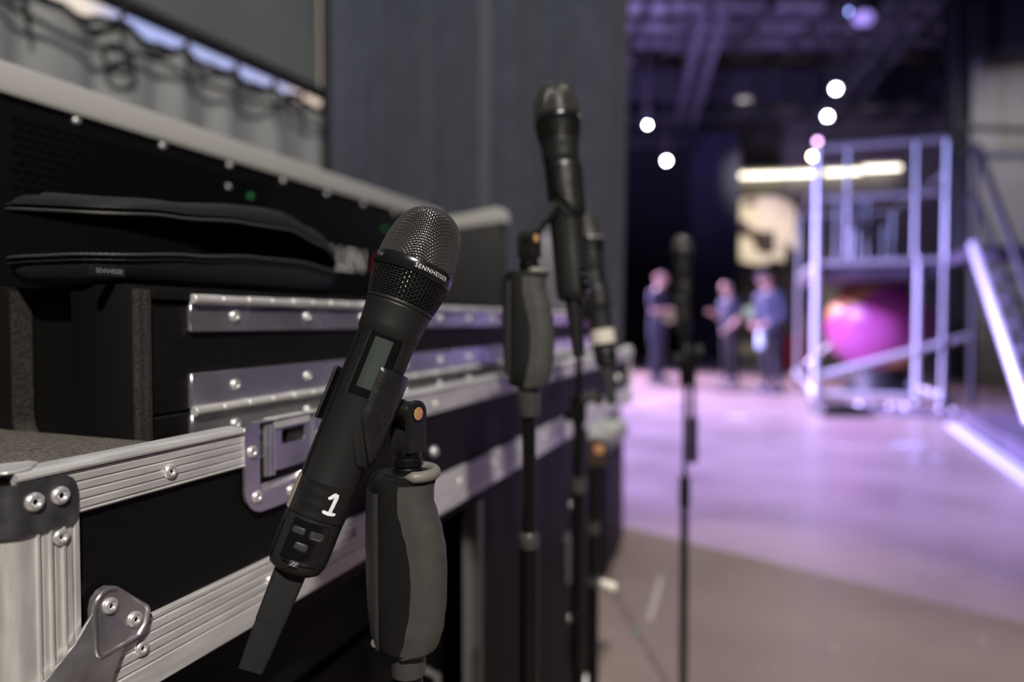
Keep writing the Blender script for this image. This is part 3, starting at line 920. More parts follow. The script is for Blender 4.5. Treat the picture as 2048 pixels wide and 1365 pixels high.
for fn, dz, rr in ((lowrim, 0.0, 0.0017), (uprim, 0.0, 0.0017), (uprim, 0.0042, 0.0009), (lowrim, -0.0042, 0.0009)):
    N = 420
    pts = []
    for k in range(N):
        p = outline_pt(k / N, -0.0006)
        pts.append(Vector((p[0], p[1], fn(*outline_pt(k / N)) + dz)))
    mb = MB().tube(pts, [rr * (1.0 if k % 2 else 0.72) for k in range(N)], 6, closed=True)
    mb.build('zip' if dz == 0 else 'piping', M['zip'] if dz == 0 else M['pouch'], pouch, angle=60)
MB().prism(rrect(0.1085, 0.1345, 1.0325, 1.0400, 0.001, 2), PY0 - 0.0012, PY0 + 0.004, lambda a, b, c: Vector((a, c, b))).build('fabric_tag', M['pouch'], pouch)
text_part('tag_print', 'SENNHEISER', 0.0050, lambda x, y: (0.1213 + x * 0.80, PY0 - 0.0015, 1.0346 + y), M['tag'], pouch)

# ------------------------------------------------------------------ mixing desk
KY = 0.421
desk = thing('mixing_desk', 'large black mixing desk with pale grey rear edge, seen from behind in its case', 'mixing desk', CASE)
KX0, KX1 = 0.165, 1.3750
MB().box(KX0, KX1, KY, KY + 0.40, TZ0 + 0.02, 1.250).build('chassis', M['consl'], desk, bevel=(0.003, 2))
pf = [(KY - 0.006, 1.2535), (KY - 0.006, 1.2640), (KY + 0.002, 1.2900), (KY + 0.010, 1.2940), (KY + 0.42, 1.215), (KY + 0.42, 1.205), (KY + 0.02, 1.2530)]
MB().prism(pf, KX0, KX1 + 0.004, lambda a, b, c: Vector((c, a, b))).build('rear_edge', M['consg'], desk, bevel=(0.0015, 2))
for k in range(-1, 8):
    o = link('screw', DOM, desk); o.location = (0.3647 + 0.1284 * k, KY - 0.0005, 1.2468); o.scale = (1.15,) * 3
o = link('screw', DOM, desk); o.location = (0.618, KY - 0.0005, 1.212); o.scale = (1.0,) * 3
mb = MB()
for r in range(9):
    for k in range(34):
        x = 0.285 + k * 0.0125 + (r % 2) * 0.006
        z = 1.228 - r * 0.0095
        mb.box(x, x + 0.0085, KY - 0.0022, KY + 0.001, z, z + 0.0042)
stuff(mb.build('vent_louvre', M['consl'], desk))
MB().lathe([(0.004, 0), (0.004, 0.003), (0, 0.0045)], 12, Matrix.Translation((0.667, KY, 1.2060)) @ Matrix.Rotation(pi / 2, 4, 'X')).build('status_led', M['led'], desk)
MB().lathe([(0.004, 0), (0.004, 0.003), (0, 0.0045)], 12, Matrix.Translation((1.094, KY, 1.205)) @ Matrix.Rotation(pi / 2, 4, 'X')).build('status_led', M['led'], desk)
def on_desk(x0, z0):
    return lambda x, y: (x0 + x * 0.92, KY - 0.0012, z0 + y)
text_part('lettering', 'ALLEN', 0.063, on_desk(0.922, 1.1035), M['white'], desk, shear=0.18)
text_part('lettering', '&', 0.063, on_desk(1.055, 1.1035), M['red'], desk, shear=0.18)
text_part('lettering', 'HEATH', 0.063, on_desk(1.195, 1.1035), M['white'], desk, shear=0.18)
# end cheek, standing out towards the front
MB().box(1.378, 1.43, 0.255, KY + 0.40, 1.031, 1.248).build('end_cheek', M['consd'], desk, bevel=(0.006, 2))
ck = [(0.250, 1.2515), (0.250, 1.2660), (0.256, 1.2860), (0.264, 1.2895), (KY + 0.42, 1.215), (KY + 0.42, 1.205), (0.27, 1.2490)]
MB().prism(ck, 1.376, 1.436, lambda a, b, c: Vector((c, a, b))).build('cheek_trim', M['consg'], desk, bevel=(0.0015, 2))

# dark lump on the box behind the desk end
def blob(cx, cy, z0, rx, ry, h, n=28, m=12, seed=0, p=2.6):
    mb = MB()
    def fn(u, v):
        a = 2 * pi * u
        e = (1 - v ** p) ** (1 / p) if v < 1 else 0
        k = 1 + 0.10 * noise.noise(Vector((cos(a) * 1.4 + seed, sin(a) * 1.4, v * 2)))
        return Vector((cx + rx * cos(a) * e * k, cy + ry * sin(a) * e * k, z0 + h * v))
    mb.grid(fn, n, m, cu=True)
    return mb
bagm = CASE
bg = thing('cloth_bag', 'slumped dark cloth bag on the cable box beyond the desk end', 'bag', CASE)
blob(1.60, 0.185, DZ1 + 0.001, 0.13, 0.10, 0.225, seed=3).build('bag_body', M['bag'], bg, angle=70)
MB().tube([(1.54, 0.19, 1.240), (1.56, 0.15, 1.262), (1.62, 0.15, 1.266), (1.66, 0.19, 1.244)], 0.007, 8).build('bag_handle', M['bag'], bg)

# ------------------------------------------------------------------ rack case under the tray
rack = thing('rack_case', 'black wheeled rack case standing under the flight case tray, full of gear and cables', 'rack case', CASE)
RX1 = 1.33
MB().box(-0.02, RX1, 0.62, 0.64, 0.11, TZ0 - 0.006).build('back_panel', M['lam'], rack)
MB().box(-0.02, RX1, 0.012, 0.64, 0.10, 0.118).build('bottom_board', M['lam'], rack)
MB().box(-0.02, RX1, 0.012, 0.64, TZ0 - 0.018, TZ0 - 0.001).build('top_board', M['lam'], rack)
MB().box(-0.02, 0.0, 0.012, 0.62, 0.118, TZ0 - 0.018).build('side_panel', M['lam'], rack)
MB().box(0.66, RX1, 0.012, 0.03, 0.118, TZ0 - 0.018).build('front_panel', M['lam'], rack)
MB().box(RX1 - 0.012, RX1, 0.03, 0.62, 0.118, TZ0 - 0.018).build('side_panel', M['lam'], rack)
MB().prism([(0.652, 0.03), (0.652, 0.008), (0.655, 0.005), (0.668, 0.005), (0.671, 0.008), (0.671, 0.03)], 0.118, TZ0 - 0.018, lambda a, b, c: Vector((a, b, c))).build('edge_strip', M['conn'], rack)
MB().box(0.602, 0.645, 0.060, 0.064, 0.12, TZ0 - 0.02).build('rack_rail', M['consl'], rack)
for k in range(6):
    z = 0.14 + k * 0.098
    u = MB().box(0.06, 0.632, 0.068, 0.40, z, z + 0.088).build('rack_unit', M['consl'], rack, bevel=(0.002, 1))
    for q in range(3):
        MB().lathe([(0.007, 0), (0.0065, 0.012), (0, 0.013)], 12, Matrix.Translation((0.55 + 0.025 * q, 0.068, z + 0.044)) @ Matrix.Rotation(pi / 2, 4, 'X')).build('knob', M['conn'] if k in (2, 3) else M['consl'], u)
    MB().tube([(0.598, 0.067, z + 0.012), (0.598, 0.045, z + 0.018), (0.598, 0.045, z + 0.070), (0.598, 0.067, z + 0.076)], 0.005, 8).build('rack_handle', M['conn'] if k % 2 else M['consl'], u)
for k in range(5):
    pts = [(0.52 + 0.02 * k + 0.05 * cos(t * 0.9 + k), 0.036 + 0.007 * k, 0.715 - 0.016 * t - 0.02 * sin(t * 1.3 + k)) for t in [q / 5 for q in range(50)]]
    MB().tube(pts, 0.0045, 8).build('cable', M['cable'], rack)
for x in (0.05, 1.22):
    for y in (0.08, 0.55):
        cst = MB().tube([(x, y - 0.018, 0.049), (x, y + 0.018, 0.049)], 0.048, 20).build('caster', M['base'], rack)
        MB().box(x - 0.03, x + 0.03, y - 0.026, y + 0.026, 0.092, 0.101).build('caster_plate', M['conn'], cst)
# latch, corner and handle hardware near the far end of the rack case
MB().prism(rrect(1.12, 1.22, 0.44, 0.55, 0.015), 0.004, 0.012, lambda a, b, c: Vector((a, c, b))).build('latch_plate', M['zinc_dark'], rack, bevel=(0.002, 1))
for k in range(5): 
    o = link('rivet', DOM, rack); o.location = (1.17 + 0.012 * (k % 2), 0.011, 0.60 - k * 0.062); o.scale = (2.0,) * 3
MB().lathe([(0, -0.03), (0.02, -0.024), (0.03, 0), (0.02, 0.024), (0, 0.03)], 14, Matrix.Translation((RX1 - 0.02, 0.012, 0.13))).build('ball_corner', M['alu'], rack)

# trunk on the floor beyond the case
tk = thing('storage_trunk', 'black storage trunk with pale lid on the floor beyond the flight case', 'trunk', Matrix.Translation((0.325, 2.80, 0)) @ Matrix.Rotation(atan2(UX.y, UX.x), 4, 'Z'))
MB().box(-0.21, 0.21, -0.10, 0.12, 0.03, 0.488).build('trunk_body', M['lam'], tk, bevel=(0.03, 3))
MB().box(-0.225, 0.225, -0.115, 0.13, 0.490, 0.572).build('trunk_lid', M['cloth'], tk, bevel=(0.03, 4))
for x in (-0.15, 0.15):
    MB().box(x - 0.03, x + 0.03, -0.08, 0.1, 0.0, 0.03).build('skid', M['base'], tk)
# ------------------------------------------------------------------ microphones
def arc_profile(ctrl):
    """smooth (r,z) polyline by Catmull-Rom, with cumulative arc length"""
    pts = []
    c = [ctrl[0]] + ctrl + [ctrl[-1]]
    for i in range(1, len(c) - 2):
        p0, p1, p2, p3 = [Vector(q) for q in c[i - 1:i + 3]]
        for k in range(8):
            t = k / 8
            pts.append(0.5 * ((2 * p1) + (p2 - p0) * t + (2 * p0 - 5 * p1 + 4 * p2 - p3) * t * t + (3 * p1 - p0 - 3 * p2 + p3) * t ** 3))
    pts.append(Vector(ctrl[-1]))
    L = [0.0]
    for a, b in zip(pts, pts[1:]): L.append(L[-1] + (b - a).length)
    return pts, L


BASKET = [(0.0, 0.0445), (0.0050, 0.0441), (0.0105, 0.0424), (0.0158, 0.0388), (0.0200, 0.0330), (0.0228, 0.0255), (0.0247, 0.0165), (0.0256, 0.0080), (0.0257, 0.0040)]
BP, BL = arc_profile(BASKET)


def surf(s):
    for i in range(len(BP) - 1):
        if BL[i + 1] >= s:
            t = (s - BL[i]) / (BL[i + 1] - BL[i])
            p = BP[i].lerp(BP[i + 1], t)
            d = (BP[i + 1] - BP[i]).normalized()
            return p, Vector((-d.y, d.x))     # outward in (r,z): rotate tangent
    return BP[-1], Vector((1, 0))


def fast_tubes(polys, r, n=4):
    vs, fs = [], []
    for pts in polys:
        o = len(vs); N = len(pts)
        for i, (p, nr) in enumerate(pts):
            t = (pts[min(i + 1, N - 1)][0] - pts[max(i - 1, 0)][0]).normalized()
            b = t.cross(nr).normalized()
            q = b.cross(t)
            for k in range(n):
                a = 2 * pi * (k + 0.5) / n
                vs.append(p + (b * cos(a) + q * sin(a)) * r)
        for i in range(N - 1):
            for k in range(n):
                l = (k + 1) % n
                fs.append((o + i * n + k, o + i * n + l, o + (i + 1) * n + l, o + (i + 1) * n + k))
    return vs, fs


def basket_mesh():
    p, h = 0.00182, 0.00048
    smax = BL[-1]
    N = int(smax / p) + 1

    def at(a, b, off):
        s = hypot(a, b)
        q, nn = surf(s)
        if nn.dot(Vector((q.x, q.y))) < 0: nn = -nn
        ph = atan2(b, a)
        r = q.x + nn.x * off
        nv = Vector((nn.x * cos(ph), nn.x * sin(ph), nn.y))
        return Vector((r * cos(ph), r * sin(ph), q.y + nn.y * off)), nv
    polys = []
    for i in range(-N, N + 1):
        c = (i + 0.5) * p
        for fam in (0, 1):
            cur = []
            M2 = 3 * N
            for k in range(-M2, M2 + 1):
                t = k * p / 3
                if hypot(c, t) > smax:
                    if len(cur) > 2: polys.append(cur)
                    cur = []; continue
                sg = (1 if fam == 0 else -1) * (1 if i % 2 == 0 else -1)
                off = h * sg * cos(pi * (t / p - 0.5))
                cur.append(at(c, t, off) if fam == 0 else at(t, c, off * 1.0))
            if len(cur) > 2: polys.append(cur)
    return fast_tubes(polys, 0.00037)


def lower_mesh():
    z0, z1, r0, r1 = -0.0042, -0.0236, 0.0256, 0.0220
    h = 0.0003
    polys = []
    nm, nr = 62, 12

    def at(ph, v, off):
        r = r0 + (r1 - r0) * v + 0.0006 * sin(pi * v) + off
        return Vector((r * cos(ph), r * sin(ph), z0 + (z1 - z0) * v)), Vector((cos(ph), sin(ph), 0))
    for k in range(nm):
        polys.append([at(2 * pi * k / nm, j / (nr * 3), h * (1 if k % 2 else -1) * cos(pi * j / 3)) for j in range(nr * 3 + 1)])
    for j in range(nr + 1):
        polys.append([at(2 * pi * q / (nm * 3), j / nr, -h * (1 if j % 2 == 0 else -1) * cos(pi * q / 3) * -1) for q in range(nm * 3 + 1)])
    return fast_tubes(polys, 0.00036)


def patch(z0, z1, a0, a1, r, th=0.0004, nu=14, nv=4):
    """thick curved patch on the mic barrel; angles in degrees, 0 = towards the viewer, + = viewer's right"""
    def fn(u, v, w):
        a = R(a0 + (a1 - a0) * u)
        rr = (r(z0 + (z1 - z0) * v) if callable(r) else r) - th * w
        return Vector((rr * sin(a), -rr * cos(a), z0 + (z1 - z0) * v))
    return MB().shell(fn, nu, nv)


def rpatch(cz, ca, hz, ha, rad, r, off):
    """rounded-rectangle tile on the barrel: (cz,ca) centre, half sizes in metres"""
    n = 5
    pl = rrect(-ha, ha, -hz, hz, rad, n)
    mb = MB()
    c = R(ca)
    def P(a, b, d): 
        an = c + a / r
        return Vector(((r + d) * sin(an), -(r + d) * cos(an), cz + b))
    vs = [P(a, b, -0.0006) for a, b in pl] + [P(a, b, off) for a, b in pl] + [P(a * 0.72, b * 0.72, off + 0.0001) for a, b in pl]
    k = len(pl)
    fs = [tuple(range(2 * k, 3 * k))]
    for i in range(2):
        for q in range(k):
            l = (q + 1) % k
            fs.append((i * k + q, i * k + l, (i + 1) * k + l, (i + 1) * k + q))
    mb.add(vs, fs)
    return mb


def RB(z):
    return 0.0193 + (z + 0.046) * (0.0193 - 0.0184) / 0.15 if z > -0.196 else 0.0184


def make_mic():
    t = bpy.data.objects.new('wireless_microphone', None); COL.objects.link(t)
    body = [(0.0, -0.2035), (0.0120, -0.2030), (0.0160, -0.2005), (0.0178, -0.1960), (0.0183, -0.1900), (0.0184, -0.1500), (0.0193, -0.0470), (0.0198, -0.0462), (0.0203, -0.0455), (0.0206, -0.0400), (0.0217, -0.0275), (0.0219, -0.0268), (0.0216, -0.0262), (0.0224, -0.0256), (0.0226, -0.0246), (0.0224, -0.0238), (0.0210, -0.0236), (0.0, -0.0236)]
    MB().lathe(body, 56).build('body', M['mbody'], t, angle=50)
    ring = [(0.0240, 0.0046), (0.0262, 0.0046), (0.0268, 0.0038), (0.0270, 0.0010), (0.0269, -0.0030), (0.0262, -0.0046), (0.0240, -0.0046)]
    rg = MB().lathe(ring, 64).build('ring', M['mring'], t, angle=50)
    lin = [(0.0, 0.0415)] + [(max(0, q[0] - 0.0022), q[1] - 0.0018) for q in BASKET[1:]] + [(0.0236, -0.004), (0.0203, -0.0236)]
    MB().lathe(lin, 40).build('foam_liner', M['inner'], t, angle=60)
    mb = MB(); mb.add(*basket_mesh())
    stuff(mb.build('grille', M['wire'], t, angle=80, recalc=False))
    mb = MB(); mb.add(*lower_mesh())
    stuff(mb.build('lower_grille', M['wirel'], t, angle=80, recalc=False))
    text_part('lettering', 'SENNHEISER', 0.0040, lambda x, y: ((0.02706) * sin(R(25) + x / 0.027), -(0.02706) * cos(R(25) + x / 0.027), -0.0013 + y), M['white'], rg, spacing=1.16)
    text_part('lettering', '945', 0.0030, lambda x, y: ((0.02706) * sin(R(-58) + x / 0.027), -(0.02706) * cos(R(-58) + x / 0.027), -0.0005 + y), M['tag'], rg)
    # display
    w = patch(-0.0472, -0.0880, -32, 34, lambda z: RB(z) + 0.0003, 0.0006, 16, 4).build('display_window', M['gloss'], t, angle=50)
    patch(-0.0500, -0.0830, -20, 15, lambda z: RB(z) + 0.0005, 0.0003, 10, 8).build('display', M['lcd'], w, angle=50)
    patch(-0.0472, -0.0885, -34, -32.6, lambda z: RB(z) + 0.0004, 0.0006, 3, 4).build('window_trim', M['button'], w)
    patch(-0.0472, -0.0885, 34.6, 36, lambda z: RB(z) + 0.0004, 0.0006, 3, 4).build('window_trim', M['button'], w)
    # side seam strips
    patch(-0.047, -0.196, -62, -59, lambda z: RB(z) + 0.0003, 0.0006, 3, 6).build('side_strip', M['gloss'], t)
    # control panel with three keys and mark
    cpn = patch(-0.1690, -0.2005, -34, 38, lambda z: RB(z) + 0.0009 - 22.0 * max(0, -0.194 - z) ** 1.5, 0.0014, 18, 14).build('control_panel', M['gloss'], t, angle=50)
    for cz, ca in ((-0.1757, -17.5), (-0.1757, 15.5), (-0.1842, -3.0)):
        b = rpatch(cz, ca, 0.0023, 0.0043, 0.0014, 0.0193, 0.0006).build('key_rim', M['chrome'], cpn, angle=40)
        rpatch(cz + 0.0003, ca, 0.0017, 0.0036, 0.0010, 0.0193, 0.0011).build('key', M['button'], b, angle=40)
    lg = rpatch(-0.1945, -3, 0.0017, 0.0028, 0.0003, 0.0193, 0.0003).build('emblem', M['button'], cpn, angle=40)
    mb = MB()
    for pl in ([(-0.0024, -0.0013), (-0.0012, -0.0013), (-0.0002, 0.0004), (0.0004, 0.0004), (0.0006, 0.0013), (-0.0006, 0.0013), (-0.0016, -0.0006)], [(-0.0006, -0.0013), (0.0008, -0.0013), (0.0024, 0.0013), (0.0014, 0.0013), (0.0004, -0.0004)]):
        mb.prism(pl, 0.0198, 0.0199, lambda a, b, c: Vector((c * sin(R(-3) + a / 0.0193), -c * cos(R(-3) + a / 0.0193), -0.1945 + b)))
    mb.build('emblem_mark', M['tag'], lg)
    # antenna: flat tapering blade
    ant = MB()
    secs = [(-0.2000, 0.0100, 0.0062), (-0.2060, 0.0098, 0.0062), (-0.2350, 0.0090, 0.0050), (-0.2352, 0.0087, 0.0047), (-0.2560, 0.0080, 0.0040), (-0.2562, 0.0077, 0.0038), (-0.2650, 0.0074, 0.0034)]
    for i, (z, hx, hy) in enumerate(secs):
        pass
    def af(u, v):
        z, hx, hy = secs[round(v * (len(secs) - 1))]
        pl = rrect(-hx, hx, -hy, hy, min(hx, hy) * 0.35, 3)
        q = pl[round(u * len(pl)) % len(pl)]
        return Vector((q[0] - 0.0012, q[1] - 0.001, z))
    ant.grid(af, 16, len(secs), cu=True)
    ant.f.append(tuple(len(ant.v) - len(secs) * (k + 1) + len(secs) - 1 for k in range(16))); ant.m.append(0)
    ant.build('antenna', M['antenna'], t, angle=30)
    return t


def mic_matrix(ring, low):
    """ring, low: (px,py,depth) of two axis points -> placement matrix"""
    a, b = W(*ring), W(*low)
    Z = (a - b).normalized()
    v = (a - CAM).normalized()
    Y = (v - Z * v.dot(Z)).normalized()
    X = Y.cross(Z)
    m = Matrix((X, Y, Z)).transposed().to_4x4()
    m.translation = a
    return m


mic1 = make_mic()
MB1 = mic_matrix((827, 544, 0.452), (597, 1115, 0.425))
others = []
for i in range(3):
    others.append(dup(mic1))
thing('', 'black handheld microphone marked with a white numeral 1, nearest the camera', 'microphone', MB1, 'handheld microphones on stands', obj=mic1)
G = 'handheld microphones on stands'
MIC2 = mic_matrix((1115, 243, 0.765), (1146, 590, 0.76)) @ Matrix.Rotation(R(62), 4, 'Z')
MIC3 = mic_matrix((1176, 482, 1.10), (1212, 722, 1.085)) @ Matrix.Rotation(R(8), 4, 'Z')
MIC5 = mic_matrix((1364, 506, 1.72), (1366, 640, 1.72)) @ Matrix.Rotation(R(80), 4, 'Z')
thing('', 'black handheld microphone standing tallest, upright in its clip before the blue black curtain', 'microphone', MIC2, G, obj=others[0])
thing('', 'black handheld microphone with a white tape band, hanging slanted behind the tallest one', 'microphone', MIC3, G, obj=others[1])
thing('', 'black handheld microphone upright on the boom stand in front of the purple floor', 'microphone', MIC5, G, obj=others[2])
# marks particular to single microphones
tp = patch(-0.1452, -0.1665, -58, 74, lambda z: RB(z) + 0.0005 + 0.0002 * sin(z * 900), 0.0008, 30, 10).build('black_tape_band', M['tape'], mic1, angle=50)
one = []
def one_fn(x, y):
    an = R(21) + x / 0.0193
    rr = RB(-0.155) + 0.0010
    return Vector((rr * sin(an), -rr * cos(an), -0.1550 + y))
def brush(pts, wd):
    mb = MB(); vs = []; fs = []
    # resample the stroke for smooth curvature round the barrel
    fine = []
    for (a, wa), (b, wb) in zip(zip(pts, wd), zip(pts[1:], wd[1:])):
        for k in range(6):
            t = k / 6; fine.append((a[0] + (b[0] - a[0]) * t, a[1] + (b[1] - a[1]) * t, wa + (wb - wa) * t))
    fine.append((*pts[-1], wd[-1]))
    for i, (x, y, w) in enumerate(fine):
        x2, y2, _ = fine[min(i + 1, len(fine) - 1)]; x1, y1, _ = fine[max(i - 1, 0)]
        dx, dy = x2 - x1, y2 - y1; L = hypot(dx, dy); nx, ny = -dy / L, dx / L
        for k in range(5):
            s = (k - 2) / 2
            vs.append(one_fn(x + nx * w * s, y + ny * w * s))
    for i in range(len(fine) - 1):
        for k in range(4): fs.append((i * 5 + k, i * 5 + k + 1, i * 5 + 5 + k + 1, i * 5 + 5 + k))
    return mb.add(vs, fs)
b1 = brush([(-0.0036, 0.0026), (-0.0022, 0.0036), (-0.0006, 0.0056), (0.0006, 0.0062)], [0.0007, 0.0011, 0.0011, 0.0008])
b2 = brush([(0.0010, 0.0064), (0.0010, 0.0040), (0.0008, 0.0), (0.0004, -0.0050)], [0.0009, 0.0013, 0.0012, 0.0011])
b3 = brush([(-0.0042, -0.0052), (-0.0030, -0.0057), (0.0, -0.0060), (0.0032, -0.0058), (0.0044, -0.0054)], [0.0006, 0.0010, 0.0011, 0.0010, 0.0006])
nb = MB()
for q in (b1, b2, b3): nb.add(q.v, q.f)
nb.build('painted_number', M['paint'], tp)
patch(-0.1450, -0.1665, -80, -66, lambda z: RB(z) + 0.0006, 0.0008, 5, 4).build('beige_label', M['beige'], mic1)['label'] = 'beige label strip along the barrel'
patch(-0.146, -0.168, -175, 180, lambda z: RB(z) + 0.0010, 0.0012, 40, 4).build('white_tape_band', M['wtape'], others[1])['label'] = 'white cloth tape band'

# ------------------------------------------------------------------ mic clip
def make_clip(parent_m, lab, name='mic_clip'):
    """sleeve clip in microphone coordinates"""
    t = thing(name, lab, 'mic clip', parent_m, 'sleeve clips holding the microphones')
    z_top, z_mid, z_low = -0.0668, -0.0950, -0.1265
    def zl(a):
        if a < 60: return z_mid - (z_mid - z_low) * max(0, (a - 4) / 56) ** 0.75
        if a < 140: return z_low
        return z_low + (-0.111 - z_low) * min(1, (a - 140) / 60)
    def zt(a):
        e = min(1, max(0, (a - 4) / 6)); 
        return z_top - 0.0015 * (1 - e) - 0.0085 * min(1, max(0, (a - 120) / 60))
    def fn(u, v, w):
        a = 9 + 253 * u
        an = R(a)
        z = zt(a) + (zl(a) - zt(a)) * v
        edge = min(1, min(v, 1 - v) * 10 + 0.25, min(u, 1 - u) * 22 + 0.25)
        r = 0.0206 + (0.0030 * edge ** 0.5 if w == 0 else 0.0)
        r += 0.0018 * max(0, (a - 160) / 100)
        return Vector((r * sin(an), -r * cos(an), z))
    MB().shell(fn, 60, 22).build('sleeve', M['clip'], t, angle=40)
    def lin(u, v, w):
        z = -0.0945 - 0.034 * v
        al = 7 + 30 * max(0, (v - 0.45) / 0.55) ** 1.3
        an = R(al + (90 - al) * u)
        r = 0.0205 - 0.0012 * w
        return Vector((r * sin(an), -r * cos(an), z))
    MB().shell(lin, 20, 14).build('sleeve_liner', M['inner'], t, angle=40)
    # raised mark on the sleeve
    mb = MB()
    rr = 0.0235
    for pl in (rrect(-0.0050, 0.0050, -0.0090, 0.0090, 0.0006, 2),):
        pass
    for pl in ([(-0.0042, -0.0080), (-0.0030, -0.0080), (-0.0030, 0.0030), (-0.0042, 0.0010)], [(0.0030, 0.0080), (0.0042, 0.0080), (0.0042, -0.0010), (0.0030, -0.0030)], [(-0.0042, -0.0080), (-0.0034, -0.0088), (0.0042, 0.0070), (0.0034, 0.0080)],
               [(-0.0030, 0.0022), (-0.0022, 0.0010), (0.0036, 0.0076), (0.0028, 0.0082)], [(-0.0030, -0.0086), (-0.0022, -0.0088), (0.0036, -0.0020), (0.0030, -0.0010)]):
        mb.prism(pl, rr, rr + 0.0006, lambda a, b, c: Vector((c * sin(R(50) + a / 0.0235), -c * cos(R(50) + a / 0.0235), -0.0960 + b * 0.90)))
    mb.build('emblem', M['clip'], t)
    # worn nicks on the near edge
    mb = MB()
    for k in range(26):
        z = -0.070 - 0.024 * random.random() ** 0.8; a = R(11.5 + random.random() ** 2 * 3); l = random.uniform(0.0002, 0.0011)
        q = 0.0236
        mb.add([Vector((q * sin(a), -q * cos(a), z)), Vector((q * sin(a + 0.012), -q * cos(a + 0.012), z + l * 0.5)), Vector((q * sin(a + 0.02), -q * cos(a + 0.02), z + l))], [(0, 1, 2)])
    for k in range(22):
        z = -0.0765 + random.gauss(0, 0.002); a = R(38 + random.gauss(0, 7)); l = random.uniform(0.0003, 0.0012)
        q = 0.0237
        mb.add([Vector((q * sin(a), -q * cos(a), z)), Vector((q * sin(a + 0.03), -q * cos(a + 0.03), z + l * 0.75)), Vector((q * sin(a + 0.04), -q * cos(a + 0.04), z + l))], [(0, 1, 2)])
    stuff(mb.build('wear_marks', M['clipwear'], t))
    return t


C1 = make_clip(MB1, 'black plastic sleeve clip gripping the microphone marked 1')
C2 = make_clip(MIC2 @ Matrix.Translation((0, 0, 0.018)) @ Matrix.Rotation(R(-98), 4, 'Z'), 'black plastic sleeve clip round the tallest microphone')
C3 = make_clip(MIC3 @ Matrix.Rotation(R(150), 4, 'Z'), 'black plastic sleeve clip round the microphone with white tape')

# ------------------------------------------------------------------ stands
def lug(mtx_clip, target, m, parent, r=0.007):
    pass


def round_base(t, r=0.13):
    MB().lathe([(0, 0.0), (r, 0.0), (r + 0.002, 0.006), (r, 0.014), (r * 0.6, 0.022), (0.022, 0.028), (0.018, 0.05), (0, 0.05)], 40).build('base', M['base'], t, angle=40)


